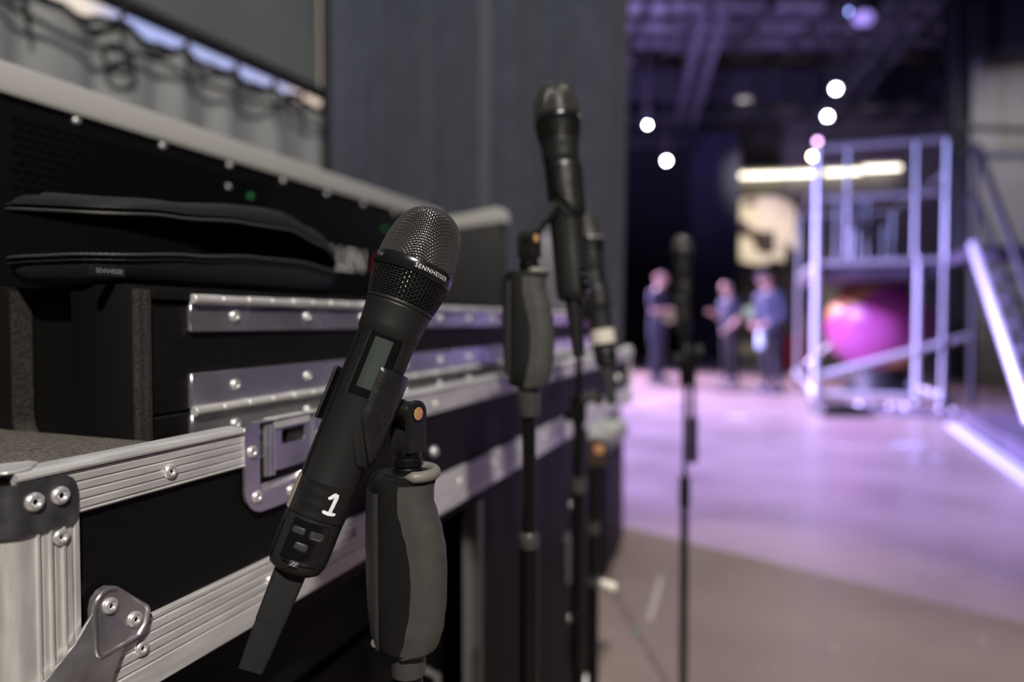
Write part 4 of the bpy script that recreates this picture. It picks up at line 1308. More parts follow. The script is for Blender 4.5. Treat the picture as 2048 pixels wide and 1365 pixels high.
def grip_stand(px, dep, k, z_bolt, lab, clip, py0, pole_r=0.0100):
    """pistol-grip stand; k = metres per photo pixel at its depth (shapes measured on the nearest grip)"""
    ax = W(px, py0, dep)
    t = thing('grip_stand', lab, 'microphone stand', Matrix.Translation((ax.x, ax.y, 0)), 'stands with pistol grips')
    view = Vector((ax.x, ax.y)).normalized()
    ang = atan2(view.y, view.x) - pi / 2
    q = bpy.data.objects
    rot = Matrix.Rotation(ang, 4, 'Z')
    s = 0.000337
    zc = W(px, py0, dep).z                       # height of the grip's rim line (photo row 948 of the nearest one)
    Lf = [(945, 750), (952, 741), (975, 738), (1020, 736), (1080, 735), (1140, 736), (1200, 738), (1250, 742), (1285, 748), (1298, 756), (1306, 790)]
    Rt = [(945, 866), (952, 868), (975, 863), (1000, 863), (1030, 871), (1060, 880), (1100, 887), (1140, 889), (1200, 888), (1250, 883), (1285, 874), (1298, 866), (1306, 846)]
    def itp(y, tab): return interp(y, tab)
    rows = [946 + (1306 - 946) * j / 40 for j in range(41)]
    def sect(y, u, grow=0.0):
        l, r = itp(y, Lf), itp(y, Rt)
        a = (r - l) / 2 * s + grow; c = ((r + l) / 2 - 815) * s
        b = 0.0185 - 0.004 * max(0, (y - 1240) / 66) ** 2 + grow
        th = 2 * pi * u
        e = 2.0 / 3.0
        x = a * (abs(cos(th)) ** e) * (1 if cos(th) >= 0 else -1)
        yy = b * (abs(sin(th)) ** e) * (1 if sin(th) >= 0 else -1)
        return rot @ Vector((c + x, yy, zc - (y - 948) * s))
    mb = MB().grid(lambda u, v: sect(rows[round(v * 40)], u), 48, 41, cu=True)
    K = 41
    mb.f.append(tuple(i * K for i in range(48))); mb.m.append(0)
    mb.f.append(tuple(i * K + 40 for i in range(48))); mb.m.append(0)
    mb.build('grip_core', M['core'], t, angle=60)
    # grey pad wrapping the right side: front boundary runs as an S-curve
    Bd = [(946, 800), (975, 795), (1010, 795), (1045, 803), (1080, 812), (1120, 818), (1160, 820), (1210, 817), (1260, 808), (1306, 797)]
    def th_of(y, xb):
        l, r = itp(y, Lf), itp(y, Rt)
        x = max(-1, min(1, (xb - (l + r) / 2) / ((r - l) / 2)))
        return math.acos((abs(x) ** 1.5) * (1 if x >= 0 else -1))
    def pad(u, v, w):
        y = 962 + (1306 - 962) * v
        t0 = th_of(y, itp(y, Bd))
        th = -t0 + (t0 + 2.2) * u
        g = (0.0016 * min(1, min(u, 1 - u) * 14 + 0.1)) if w == 0 else -0.001
        return sect(y, th / (2 * pi), g)
    MB().shell(pad, 34, 44).build('grip_pad', M['pad'], t, angle=70)
    def pad2(u, v, w):
        y = 975 + (1288 - 975) * v
        t0 = th_of(y, 758)
        th = -t0 - (pi - t0 + 0.6) * u
        g = (0.0012 * min(1, min(u, 1 - u) * 14 + 0.1)) if w == 0 else -0.001
        return sect(y, th / (2 * pi), g)
    MB().shell(pad2, 16, 30).build('grip_pad', M['consd'], t, angle=70)
    # pale rim lip
    def rimf(u, v):
        th = -2.05 + 3.9 * u
        rr = 0.0042
        a = 2 * pi * v
        tap = min(1, min(u, 1 - u) * 9 + 0.15)
        p = Vector((0.0045 + (0.0142 + rr * tap * cos(a) * 0.9) * cos(th), (0.0175 + rr * tap * cos(a)) * sin(th), zc + 0.001 + rr * 0.95 * tap * sin(a)))
        return rot @ p
    MB().grid(rimf, 40, 12, cv=True).build('grip_rim', M['rim'], t, angle=70)
    MB().lathe([(0.0, 0.0012), (0.017, 0.0012), (0.0185, -0.001), (0.0185, -0.004), (0, -0.004)], 32, Matrix.Translation(rot @ Vector((0.0015, 0, zc + 0.0005)))).build('grip_top', M['core'], t)
    # trigger screw at bottom front
    MB().lathe([(0.0030, 0), (0.0030, 0.0015), (0.0012, 0.0018), (0, 0.0016)], 14, Matrix.Translation(rot @ Vector((-0.0215, -0.0105, zc - (1272 - 948) * s))) @ rot @ Matrix.Rotation(pi / 2, 4, 'X')).build('screw', M['conn'], t)
    # threaded neck
    zt = zc + 0.0165
    MB().lathe([(0.0100, zc - 0.002), (0.0100, zc + 0.004), (0.0092, zc + 0.005), (0.0104, zc + 0.0062), (0.0104, zc + 0.0105), (0.0094, zc + 0.0115), (0.0094, zt)], 28).build('thread_collar', M['pole'], t)
    # swivel fork, turned towards viewer's right
    zb = z_bolt
    fr = rot @ Matrix.Rotation(R(47), 4, 'Z')
    ctr = rot @ Vector((0.0004, 0, 0))
    hw = 0.0088
    prof = [(-hw, zt - 0.001), (hw, zt - 0.001)] + [(hw * cos(R(a)), zb + 0.0035 + hw * sin(R(a))) for a in range(0, 181, 15)]
    fk = None
    for c0, c1 in ((-0.0092, -0.0054), (0.0054, 0.0092)):
        o = MB().prism(prof, c0, c1, lambda a, b, c: ctr + fr @ Vector((a, c, b))).build('swivel_fork', M['clip'], t, bevel=(0.0007, 2))
        if c0 < 0: fk = o
    MB().prism([(-hw, zt - 0.002), (hw, zt - 0.002), (hw, zt + 0.013), (-hw, zt + 0.013)], -0.0055, 0.0055, lambda a, b, c: ctr + fr @ Vector((a, c, b))).build('swivel_block', M['clip'], t, bevel=(0.001, 2))
    cm = Matrix.Translation(ctr + fr @ Vector((0, -0.0092, zb + 0.0035))) @ fr @ Matrix.Rotation(pi / 2, 4, 'X')
    o = MB().lathe([(0.0056, -0.0004), (0.0056, 0.0004), (0.0046, 0.0006), (0.0046, -0.0003)], 24, cm).build('bolt_seat', M['pole'], fk)
    o = MB().lathe([(0.0046, 0.0002), (0.0044, 0.0005), (0, 0.0006)], 24, cm).build('bolt', M['copper'], fk); o['label'] = 'copper coloured bolt end'
    # lug reaching back to the clip
    hub = ctr + fr @ Vector((0, 0, zb + 0.0035))
    w0 = Vector((ax.x, ax.y, 0)) + hub
    cmw = clip.matrix_world
    inv = cmw.inverted()
    loc = inv @ w0
    tz = max(-0.118, min(-0.078, loc.z))
    rad = Vector((loc.x, loc.y, 0)).normalized() * 0.0222
    tgt = Vector((rad.x, rad.y, tz))
    MB().tube([loc, loc.lerp(tgt, 0.5), tgt], [0.0062, 0.0066, 0.0085], 16).build('lug', M['clip'], clip, angle=40)
    MB().lathe([(0.0072, -0.0052), (0.0078, -0.0046), (0.0078, 0.0046), (0.0072, 0.0052)], 20, Matrix.Translation(loc) @ (inv.to_3x3().to_4x4() @ fr @ Matrix.Rotation(pi / 2, 4, 'X'))).build('lug_barrel', M['clip'], clip)
    zlow = zc - (1306 - 948) * s
    MB().lathe([(0.0118, zlow - 0.016), (0.0122, zlow + 0.004)], 24).build('grip_sleeve', M['collar'], t)
    return t, zlow


GS1, zl1 = grip_stand(815, 0.462, 0.000337, W(837, 828, 0.455).z - 0.0035, 'microphone stand with grey pistol grip nearest the camera', C1, 948)
MB().tube([(0, 0, 0.03), (0, 0, zl1 + 0.02)], 0.0100, 20).build('pole', M['pole'], GS1)
round_base(GS1)
d2 = 0.715
GS2, zl2 = grip_stand(1058, d2, 0.00052, W(1078, 478, d2).z - 0.0035, 'second microphone stand with grey pistol grip, before the case end', C2, 546)
MB().lathe([(0.0105, zl2 - 0.03), (0.0115, zl2 - 0.026), (0.0125, zl2 + 0.002)], 20).build('grip_collar', M['collar'], GS2)
zt2 = W(1053, 1080, d2).z
MB().tube([(0, 0, zt2 - 0.02), (0, 0, zl2 + 0.01)], 0.0072, 18).build('inner_pole', M['pole'], GS2)
MB().lathe([(0.0096, zt2 - 0.012), (0.0112, zt2 - 0.008), (0.0112, zt2 + 0.001), (0.0085, zt2 + 0.006)], 24).build('clutch', M['collar'], GS2)
MB().tube([(0, 0, 0.03), (0, 0, zt2 - 0.006)], 0.0100, 20).build('pole', M['pole'], GS2)
round_base(GS2)

# stand 3: thin boom rod and T-clutch on a straight pole
def straight_stand(px, dep, parts, lab, base_r=0.072):
    a = W(px, 900, dep)
    t = thing('straight_stand', lab, 'microphone stand', Matrix.Translation((a.x, a.y, 0)), 'straight black microphone stands')
    for nm, y0, y1, r, m in parts:
        z0 = W(px, y0, dep).z; z1 = W(px, y1, dep).z if y1 is not None else 0.03
        MB().tube([(0, 0, z1), (0, 0, z1 + (z0 - z1) * 0.02), (0, 0, z0 - (z0 - z1) * 0.02), (0, 0, z0)], [r * 0.92, r, r, r * 0.92], 18).build(nm, M[m], t)
    round_base(t, base_r)
    return t


S3 = straight_stand(1157, 1.12, [('pole', 955, 1330, 0.0115, 'pole'), ('upper_pole', 830, 958, 0.0092, 'pole'), ('clutch', 955, 985, 0.0145, 'collar'), ('clutch_body', 790, 845, 0.0125, 'pole'), ('boom_rod', 640, 800, 0.0058, 'pole'), ('lower_pole', 1325, None, 0.0100, 'pole'), ('lower_clutch', 1225, 1340, 0.0125, 'pole')], 'thin black boom stand with winged clutch, carrying the microphone with white tape')
zc3 = W(1157, 812, 1.12).z
def knob_on(t, x, y, z, dx, r=0.010):
    MB().tube([(x, y, z), (x + dx, y - 0.004, z), (x + dx * 1.25, y - 0.004, z)], [r * 0.5, r, r * 0.7], 12).build('knob', M['pole'], t)
knob_on(S3, 0, -0.006, zc3 - 0.012, -0.020, 0.012)
MB().tube([(0.005, -0.004, zc3 + 0.010), (0.024, -0.006, zc3 + 0.020), (0.036, -0.006, zc3 + 0.006)], [0.008, 0.011, 0.008], 12).build('wing_nut', M['collar'], S3)
# short arm from the boom rod to the slanted microphone's clip
inv3 = C3.matrix_world.inverted()
w3 = S3.matrix_world.translation + Vector((0, 0, W(1157, 650, 1.12).z))
l3 = inv3 @ w3
MB().tube([l3, l3.lerp(Vector((0, 0, -0.1)), 0.3), Vector((l3.x, l3.y, 0)).normalized() * 0.0225 + Vector((0, 0, -0.105))], [0.006, 0.007, 0.009], 12).build('lug', M['clip'], C3)

S4 = straight_stand(1187, 1.28, [('upper_pole', 930, 1050, 0.0085, 'pole'), ('clutch', 1045, 1068, 0.0128, 'collar'), ('pole', 1060, None, 0.0105, 'pole'), ('clutch', 1155, 1172, 0.0130, 'collar')], 'straight black stand with an empty brown clip, by the trunk')
zc4 = W(1187, 900, 1.28).z
MB().prism([(-0.018, zc4 - 0.030), (0.018, zc4 - 0.030)] + [(0.018 * cos(R(a)), zc4 + 0.004 + 0.018 * sin(R(a))) for a in range(0, 181, 15)], -0.010, 0.010, lambda a, b, c: Vector((a + 0.006, c, b))).build('empty_clip', M['brown'], S4, bevel=(0.002, 2))
o = MB().lathe([(0.0095, 0), (0.0095, 0.002), (0, 0.003)], 20, Matrix.Translation((0.009, -0.0100, zc4 + 0.003)) @ Matrix.Rotation(pi / 2, 4, 'X')).build('bolt', M['copper'], S4); o['label'] = 'copper coloured bolt end'
MB().tube([(0.012, -0.004, W(1187, 1165, 1.28).z), (0.024, -0.006, W(1187, 1172, 1.28).z), (0.040, -0.006, W(1187, 1178, 1.28).z)], [0.005, 0.0095, 0.010], 12).build('knob', M['wtape'], S4)

# stand 5: folded boom stand further off
S5 = straight_stand(1370, 1.72, [('clutch_body', 690, 770, 0.015, 'pole'), ('clutch', 955, 1015, 0.0135, 'pole'), ('upper_pole', 760, 960, 0.0062, 'pole'), ('pole', 1010, None, 0.0100, 'pole')], 'folded black boom stand in front of the purple floor', 0.07)
a5 = S5.matrix_world.translation
def z5(y): return W(1370, y, 1.72).z
MB().tube([(0.019, -0.003, z5(905)), (0.019, -0.003, z5(700))], 0.0062, 14).build('boom_rod', M['pole'], S5)
MB().tube([(0.019, -0.003, z5(925)), (0.019, -0.003, z5(835))], 0.0115, 14).build('counterweight', M['pole'], S5)
MB().tube([(0.012, 0, z5(770)), (0.010, 0, z5(735)), (0.0, 0, z5(690)), (-0.004, 0, z5(640))], [0.014, 0.016, 0.014, 0.012], 14).build('swivel', M['pole'], S5)
MB().tube([(-0.005, 0, z5(715)), (-0.024, -0.004, z5(716)), (-0.030, -0.004, z5(717))], [0.007, 0.013, 0.009], 12).build('knob', M['collar'], S5)
MB().tube([(0.018, 0, z5(706)), (0.035, -0.004, z5(700)), (0.040, -0.004, z5(699))], [0.007, 0.014, 0.010], 12).build('knob', M['collar'], S5)
C5 = make_clip(MIC5 @ Matrix.Rotation(R(90), 4, 'Z'), 'black plastic sleeve clip on the folded boom stand')
i5 = C5.matrix_world.inverted() @ (a5 + Vector((-0.002, 0, z5(680))))
MB().tube([i5, Vector((i5.x * 0.5, i5.y * 0.5 - 0.015, -0.15)), Vector((0, 0.0225, -0.112))], [0.010, 0.010, 0.012], 12).build('lug', M['clip'], C5)

# ------------------------------------------------------------------ aluminium tower with deck
FL = Vector((3.52, 7.90, 0)); DV = Vector((0.95, 2.76, 0)); WV = Vector((1.215, -0.42, 0))
TW = thing('scaffold_tower', 'tall aluminium scaffold tower with railed deck, standing over the pink ball', 'tower', Matrix.Translation(FL))
HT, HD = 2.98, 1.72
def bar(a, b, r, nm, m='alu_floor', par=None):
    return MB().tube([a, b], r, 10).build(nm, M[m], par or TW)
Z = lambda h: Vector((0, 0, h))
for (pt, top) in ((Vector(), HT), (WV, HT), (DV, HD + 0.9), (DV + WV, HD + 0.9), (WV * 0.80, HD)):
    bar(pt + Z(0.06), pt + Z(top), 0.045 if pt.length < 0.01 else 0.032, 'post')
bar(WV * 0.24 + Z(HD), WV * 0.24 + Z(HT), 0.016, 'post'); bar(WV * 0.77 + Z(HD), WV * 0.77 + Z(HT), 0.022, 'post')
bar(WV * 0.52 + DV * 0.6 + Z(HD), WV * 0.52 + DV * 0.6 + Z(HD + 0.9), 0.03, 'post')
bar(Z(HT), WV + Z(HT), 0.034, 'guard_rail'); bar(Z(HT - 0.58), WV + Z(HT - 0.58), 0.030, 'guard_rail')
bar(DV + Z(HD + 0.9), DV + WV + Z(HD + 0.9), 0.03, 'guard_rail')
for q, m_ in ((Vector(), 1), (WV, 1)):
    bar(q + Z(HD + 0.9), q + DV + Z(HD + 0.9), 0.028, 'guard_rail'); bar(q + Z(0.16), q + DV + Z(0.16), 0.03, 'ledger')
bar(Z(0.35), WV * 1.25 + Z(0.86), 0.035, 'brace'); bar(DV + Z(0.2), DV + WV + Z(1.4), 0.025, 'brace')
bar(Z(0.16), WV + Z(0.16), 0.03, 'ledger'); bar(DV + Z(0.16), DV + WV + Z(0.16), 0.03, 'ledger')
for k in range(5):
    f = k * 0.2
    MB().prism([((WV * f).x, (WV * f).y), ((WV * (f + 0.19)).x, (WV * (f + 0.19)).y), ((WV * (f + 0.19) + DV).x, (WV * (f + 0.19) + DV).y), ((WV * f + DV).x, (WV * f + DV).y)], HD - 0.22, HD - 0.02, lambda a, b, c: Vector((a, b, c))).build('deck_board', M['deck'], TW)
for a, b in ((Vector(), WV), (DV, DV + WV), (Vector(), DV), (WV, WV + DV)):
    bar(a + Z(HD - 0.06), b + Z(HD - 0.06), 0.035, 'deck_edge')
for q in (Vector(), WV, DV, DV + WV):
    MB().tube([q + Vector((0, -0.02, 0.06)), q + Vector((0, 0.02, 0.06))], 0.06, 14).build('caster', M['base'], TW)
    MB().lathe([(0.05, 0.10), (0.06, 0.12), (0.06, 0.2), (0.04, 0.22)], 12, Matrix.Translation(q)).build('foot_collar', M['alu_floor'], TW)
# things on the deck
ck = thing('stage_chair', 'pale metal chair frame standing on the tower deck', 'chair', Matrix.Translation(FL + WV * 0.45 + DV * 0.35 + Z(HD)))
for x in (-0.2, 0.2):
    for y in (-0.2, 0.2): bar(Vector((x, y, 0.0)), Vector((x, y, 0.45 if y < 0 else 0.9)), 0.018, 'leg', par=ck)
MB().box(-0.22, 0.22, -0.22, 0.22, 0.45, 0.48).build('seat', M['deck'], ck, bevel=(0.01, 2)); MB().box(-0.2, 0.2, 0.19, 0.22, 0.65, 0.9).build('backrest', M['alu_floor'], ck, bevel=(0.01, 2))
# base platform in front of the tower
bp_ = thing('base_platform', 'low metal platform strewn with fittings at the foot of the tower', 'platform', Matrix.Translation(FL + Vector((0.05, -0.05, 0))))
pv = -DV.normalized() * 0.55
MB().prism([(0, 0), (WV.x * 1.1, WV.y * 1.1), (WV.x * 1.1 + pv.x * 1.3, WV.y * 1.1 + pv.y * 1.3), (pv.x * 0.25, pv.y * 0.25)], 0.0, 0.045, lambda a, b, c: Vector((a, b, c))).build('platform_plate', M['deck'], bp_, bevel=(0.006, 1))
for k in range(14):
    f, g = random.random() * 1.0, random.random()
    p = WV * f + pv * g * (0.2 + f * 0.9)
    MB().lathe([(0.03, 0.045), (0.035, 0.06), (0.02, 0.08), (0, 0.085)], 10, Matrix.Translation(p)).build('fitting', M['alu_floor'], bp_)
bl = thing('ballast_pad', 'black rubber ballast pad beside the foot of the tower', 'pad', Matrix.Translation(W(1680, 832, 7.3) * 1.0))
bl.location.z = 0
MB().prism([(-0.28, 0), (0.32, 0), (0.26, 0.07), (0.05, 0.13), (-0.24, 0.10)], -0.15, 0.15, lambda a, b, c: Vector((a, c, b))).build('pad_body', M['base'], bl, bevel=(0.015, 2))
# ball and its stand
BC = W(1757, 650, 9.35)
bt = thing('giant_ball', 'big pink ball with yellow band sitting inside the scaffold tower', 'ball', Matrix.Translation(BC))
MB().lathe([(0.665 * sin(pi * k / 32), -0.665 * cos(pi * k / 32)) for k in range(33)], 48).build('ball_skin', M['ball'], bt)
MB().lathe([(0.05, 0.655), (0.06, 0.672), (0.03, 0.69), (0, 0.69)], 16, Matrix.Rotation(R(60), 4, 'Y')).build('valve', M['white'], bt)
zs = BC.z - 0.665
sb = thing('ball_stand', 'black round stand carrying the pink ball', 'stand', Matrix.Translation((BC.x, BC.y, 0)))
MB().lathe([(0.42, 0), (0.43, 0.03), (0.36, zs * 0.7), (0.34, zs + 0.085), (0.30, zs + 0.06), (0.0, zs - 0.01)], 32).build('stand_ring', M['base'], sb, angle=40)

# ------------------------------------------------------------------ stair unit at the right
AX = -DV.normalized()
SX = Vector((AX.y, -AX.x, 0)) * -1.0
SX = Vector((-AX.y, AX.x, 0))            # to the right of someone going down
SXR = SX if SX.x > 0 else -SX
SA = Vector((4.39, 6.50, 0)); 
sr = thing('stair_unit', 'dark stage stair with pale blue stringer and black rails at right', 'stairs', Matrix.Translation(SA))
run, drop = 1.50, 1.70
MB().tube([Z(1.72), AX * run + Z(0.22)], 0.055, 12).build('stringer', M['alu_floor'], sr)
MB().tube([SXR * 1.0 + Z(1.72), SXR * 1.0 + AX * run + Z(0.22)], 0.04, 12).build('stringer', M['beam'], sr)
for k in range(7):
    f = (k + 0.5) / 7.5
    p = AX * run * f + Z(0.16 + 1.54 * (1 - f) - 0.01)
    q = [p + SXR * 0.03, p + SXR * 0.97, p + SXR * 0.97 + AX * 0.26, p + SXR * 0.03 + AX * 0.26]
    MB().prism([(a.x, a.y) for a in q], p.z - 0.02, p.z + 0.02, lambda a, b, c: Vector((a, b, c))).build('tread', M['deck'], sr)
for s_ in (0.0, 1.0):
    o_ = SXR * s_
    MB().tube([o_ + Z(0.165), o_ + Z(2.62)], 0.03, 10).build('rail_post', M['beam'], sr)
    MB().tube([o_ - AX * 0.45 + Z(1.72), o_ - AX * 0.45 + Z(2.55), o_ - AX * 0.38 + Z(2.64), o_ + Z(2.66), o_ + AX * (run + 0.1) + Z(0.95), o_ + AX * (run + 0.1) + Z(0.165)], 0.03, 10).build('handrail', M['beam'], sr)
    MB().tube([o_ - AX * 0.45 + Z(2.15), o_ + Z(2.20), o_ + AX * (run + 0.1) + Z(0.50)], 0.024, 10).build('mid_rail', M['beam'], sr)
MB().prism([(a.x, a.y) for a in (SXR * 0.0 - AX * 1.0, SXR * 1.0 - AX * 1.0, SXR * 1.0, SXR * 0.0)], 1.60, 1.71, lambda a, b, c: Vector((a, b, c))).build('landing', M['deck'], sr)
for f in (0.0, 1.0):
    MB().tube([SXR * f - AX * 0.95, SXR * f - AX * 0.95 + Z(1.6)], 0.03, 8).build('landing_leg', M['beam'], sr)
# bright edge strip and low riser
es = thing('edge_strip', 'long white painted edge strip on the floor along the low riser', 'strip', Matrix.Translation((4.12, 6.45, 0)))
EV = Vector((-0.394, -0.919, 0))
def slab(a, d, w0, w1, z0, z1, nm, m, par, bev=0.004):
    n_ = Vector((-d.y, d.x, 0)).normalized(); n_ = n_ if n_.x > 0 else -n_
    q = [a + n_ * w0, a + n_ * w1, a + d + n_ * w1, a + d + n_ * w0]
    return MB().prism([(v.x, v.y) for v in q], z0, z1, lambda x, y, c: Vector((x, y, c))).build(nm, M[m], par, bevel=(bev, 1))
slab(Vector(), EV * 3.6, 0, 0.10, 0.0, 0.03, 'strip_board', 'strip', es)
rs = thing('low_riser', 'low dark blue riser behind the white edge strip', 'riser', Matrix.Translation((4.12, 6.45, 0)))
slab(Vector(), EV * 3.6, 0.12, 2.6, 0.0, 0.16, 'riser_deck', 'deck', rs)
# ------------------------------------------------------------------ back of the stage
for k, (x0, x1, y0) in enumerate(((1476, 1578, 352), (1583, 1640, 349), (1650, 1720, 346), (1728, 1800, 338))):
    a, b = W(x0, y0, 21.6), W(x1, y0 - 3, 21.6)
    t = thing('fluorescent_light', ['long fluorescent light, leftmost of the row on the back wall', 'short fluorescent light second in the row on the back wall', 'fluorescent light third in the row, seen through the tower rails', 'fluorescent light rightmost in the row, seen through the tower rails'][k], 'light', Matrix.Translation((a + b) / 2), 'fluorescent lights along the back wall')
    h = (b - a) / 2
    MB().tube([-h, h], 0.06, 10).build('tube', M['tube'], t)
    MB().box(-h.length, h.length, 0.02, 22.0 - a.y, 0.06, 0.20, Matrix.Rotation(atan2(h.y, h.x), 4, 'Z')).build('housing', M['cream'], t)
# cream scenic flat
cs = thing('scenic_flat', 'cream painted cut-out scenic flat with dark openings, hung before the back wall', 'scenery', Matrix.Translation(W(1530, 460, 19.0)))
k_ = 19.0 / F_PX
def poly(pts): return [((x - 1530) * k_, (460 - y) * k_) for x, y in pts]
MB().prism(poly([(1466, 412), (1480, 398), (1505, 395), (1530, 392), (1560, 396), (1585, 408), (1594, 428), (1590, 452), (1597, 476), (1604, 500), (1594, 506), (1572, 482), (1570, 524), (1545, 520), (1540, 528), (1510, 530), (1478, 522), (1474, 490), (1468, 450)]), 0, 0.12, lambda a, b, c: Vector((a, c, b))).build('flat_board', M['cream'], cs, bevel=(0.01, 1))
MB().prism(poly([(1468, 446), (1490, 440), (1500, 458), (1530, 464), (1548, 462), (1550, 504), (1530, 508), (1512, 500), (1504, 478), (1478, 470)]), -0.02, 0.0, lambda a, b, c: Vector((a, c, b))).build('dark_patch', M['brown'], cs)
MB().prism(poly([(1488, 402), (1512, 400), (1510, 412), (1492, 416)]), -0.02, 0.0, lambda a, b, c: Vector((a, c, b))).build('dark_patch', M['bag'], cs)
for x in (-0.5, 0.5):
    MB().tube([(x, 0.06, 0.7), (x, 0.06, 7.45 - cs.location.z)], 0.01, 6).build('hanging_wire', M['beam'], cs)
ex = thing('wall_lamp', 'small pale green lamp on the back wall between two people', 'lamp', Matrix.Translation(W(1497, 624, 21.4)))
MB().lathe([(0.16, 0), (0.17, 0.05), (0.12, 0.12), (0, 0.14)], 20, Matrix.Rotation(pi / 2, 4, 'X')).build('lamp_lens', M['exitl'], ex)
MB().box(-0.2, 0.2, 0.0, 0.55, -0.12, 0.12).build('lamp_housing', M['fixture'], ex)
rb = thing('red_crate', 'small red crate on the floor left of the tower', 'crate', Matrix.Translation((W(1590, 690, 15.0).x, W(1590, 690, 15.0).y, 0)))
MB().box(-0.22, 0.22, -0.2, 0.2, 0.0, 0.62).build('crate_body', M['rbin'], rb, bevel=(0.02, 2))
MB().box(-0.24, 0.24, -0.22, 0.22, 0.62, 0.68).build('crate_lid', M['rbin'], rb, bevel=(0.015, 2))

# stage lamps
def lamp(px, py, d, aim, lens, r, lab):
    p = W(px, py, d)
    t = thing('stage_lamp', lab, 'stage light', Matrix.Translation(p), 'stage lamps hung from the trusses')
    dr = (Vector(aim) - p).normalized()
    q = dr.to_track_quat('Z', 'Y').to_matrix().to_4x4()
    MB().lathe([(0, -0.34), (r * 0.9, -0.34), (r * 1.3, -0.22), (r * 1.35, 0.0), (r * 1.25, 0.02), (r * 1.05, 0.0)], 20, q).build('lamp_body', M['fixture'], t, angle=40)
    MB().lathe([(r, -0.01), (r * 0.8, 0.01), (0, 0.022)], 20, q).build('lens', M[lens], t)
    s = q @ Vector((1, 0, 0)); 
    w = r * 1.5
    up_ = Vector((0, 0, 1))
    MB().tube([s * w - dr * 0.15, s * w - dr * 0.15 + up_ * 0.34, -s * w - dr * 0.15 + up_ * 0.34, -s * w - dr * 0.15], 0.02, 6).build('yoke', M['fixture'], t)
    MB().tube([up_ * 0.34 - dr * 0.15, up_ * (7.6 - p.z) + Vector((-dr.x * 0.15, -dr.y * 0.15, 0))], 0.022, 6).build('hanger', M['fixture'], t)
    return t
C0 = (0.2, 0.0, 1.2)
lamp(1295, 250, 12.0, C0, 'lens', 0.025, 'bright white stage lamp, upper of the two beside the dark curtain')
lamp(1333, 322, 14.0, C0, 'lens', 0.045, 'bright white stage lamp, lower of the two beside the dark curtain')
lamp(1672, 178, 12.0, C0, 'lens', 0.052, 'largest white stage lamp hanging above the scaffold tower')
lamp(1655, 233, 13.5, C0, 'lens', 0.052, 'white stage lamp just below the largest one')
lamp(1635, 283, 15.0, C0, 'lensp', 0.05, 'dim pink stage lamp under the two white ones')
lamp(1625, 313, 16.0, C0, 'lensy', 0.055, 'yellowish stage lamp at the tower top corner')
lamp(1700, 25, 10.5, C0, 'lensb', 0.05, 'small blue stage lamp near the ceiling')
lamp(1727, 37, 10.2, (3.5, 8, 0), 'lensl', 0.16, 'wide lilac stage lamp next to the small blue one')

# ------------------------------------------------------------------ people
def skin_mesh(name, nodes, edges, m, parent, root=0, sub=2):
    bm = bmesh.new()
    lay = bm.verts.layers.skin.verify()
    vs = []
    for i, (p, r) in enumerate(nodes):
        v = bm.verts.new(p); rr = r if isinstance(r, tuple) else (r, r)
        v[lay].radius = rr; v[lay].use_root = (i == root); vs.append(v)
    for a, b in edges: bm.edges.new((vs[a], vs[b]))
    me = bpy.data.meshes.new(name + '_graph'); bm.to_mesh(me); bm.free()
    o = bpy.data.objects.new(name + '_graph', me); COL.objects.link(o)
    sk = o.modifiers.new('skin', 'SKIN'); sk.use_smooth_shade = True
    sd = o.modifiers.new('sub', 'SUBSURF'); sd.levels = sub; sd.render_levels = sub
    dg = bpy.context.evaluated_depsgraph_get()
    out = bpy.data.meshes.new_from_object(o.evaluated_get(dg))
    bpy.data.objects.remove(o); bpy.data.meshes.remove(me)
    return out


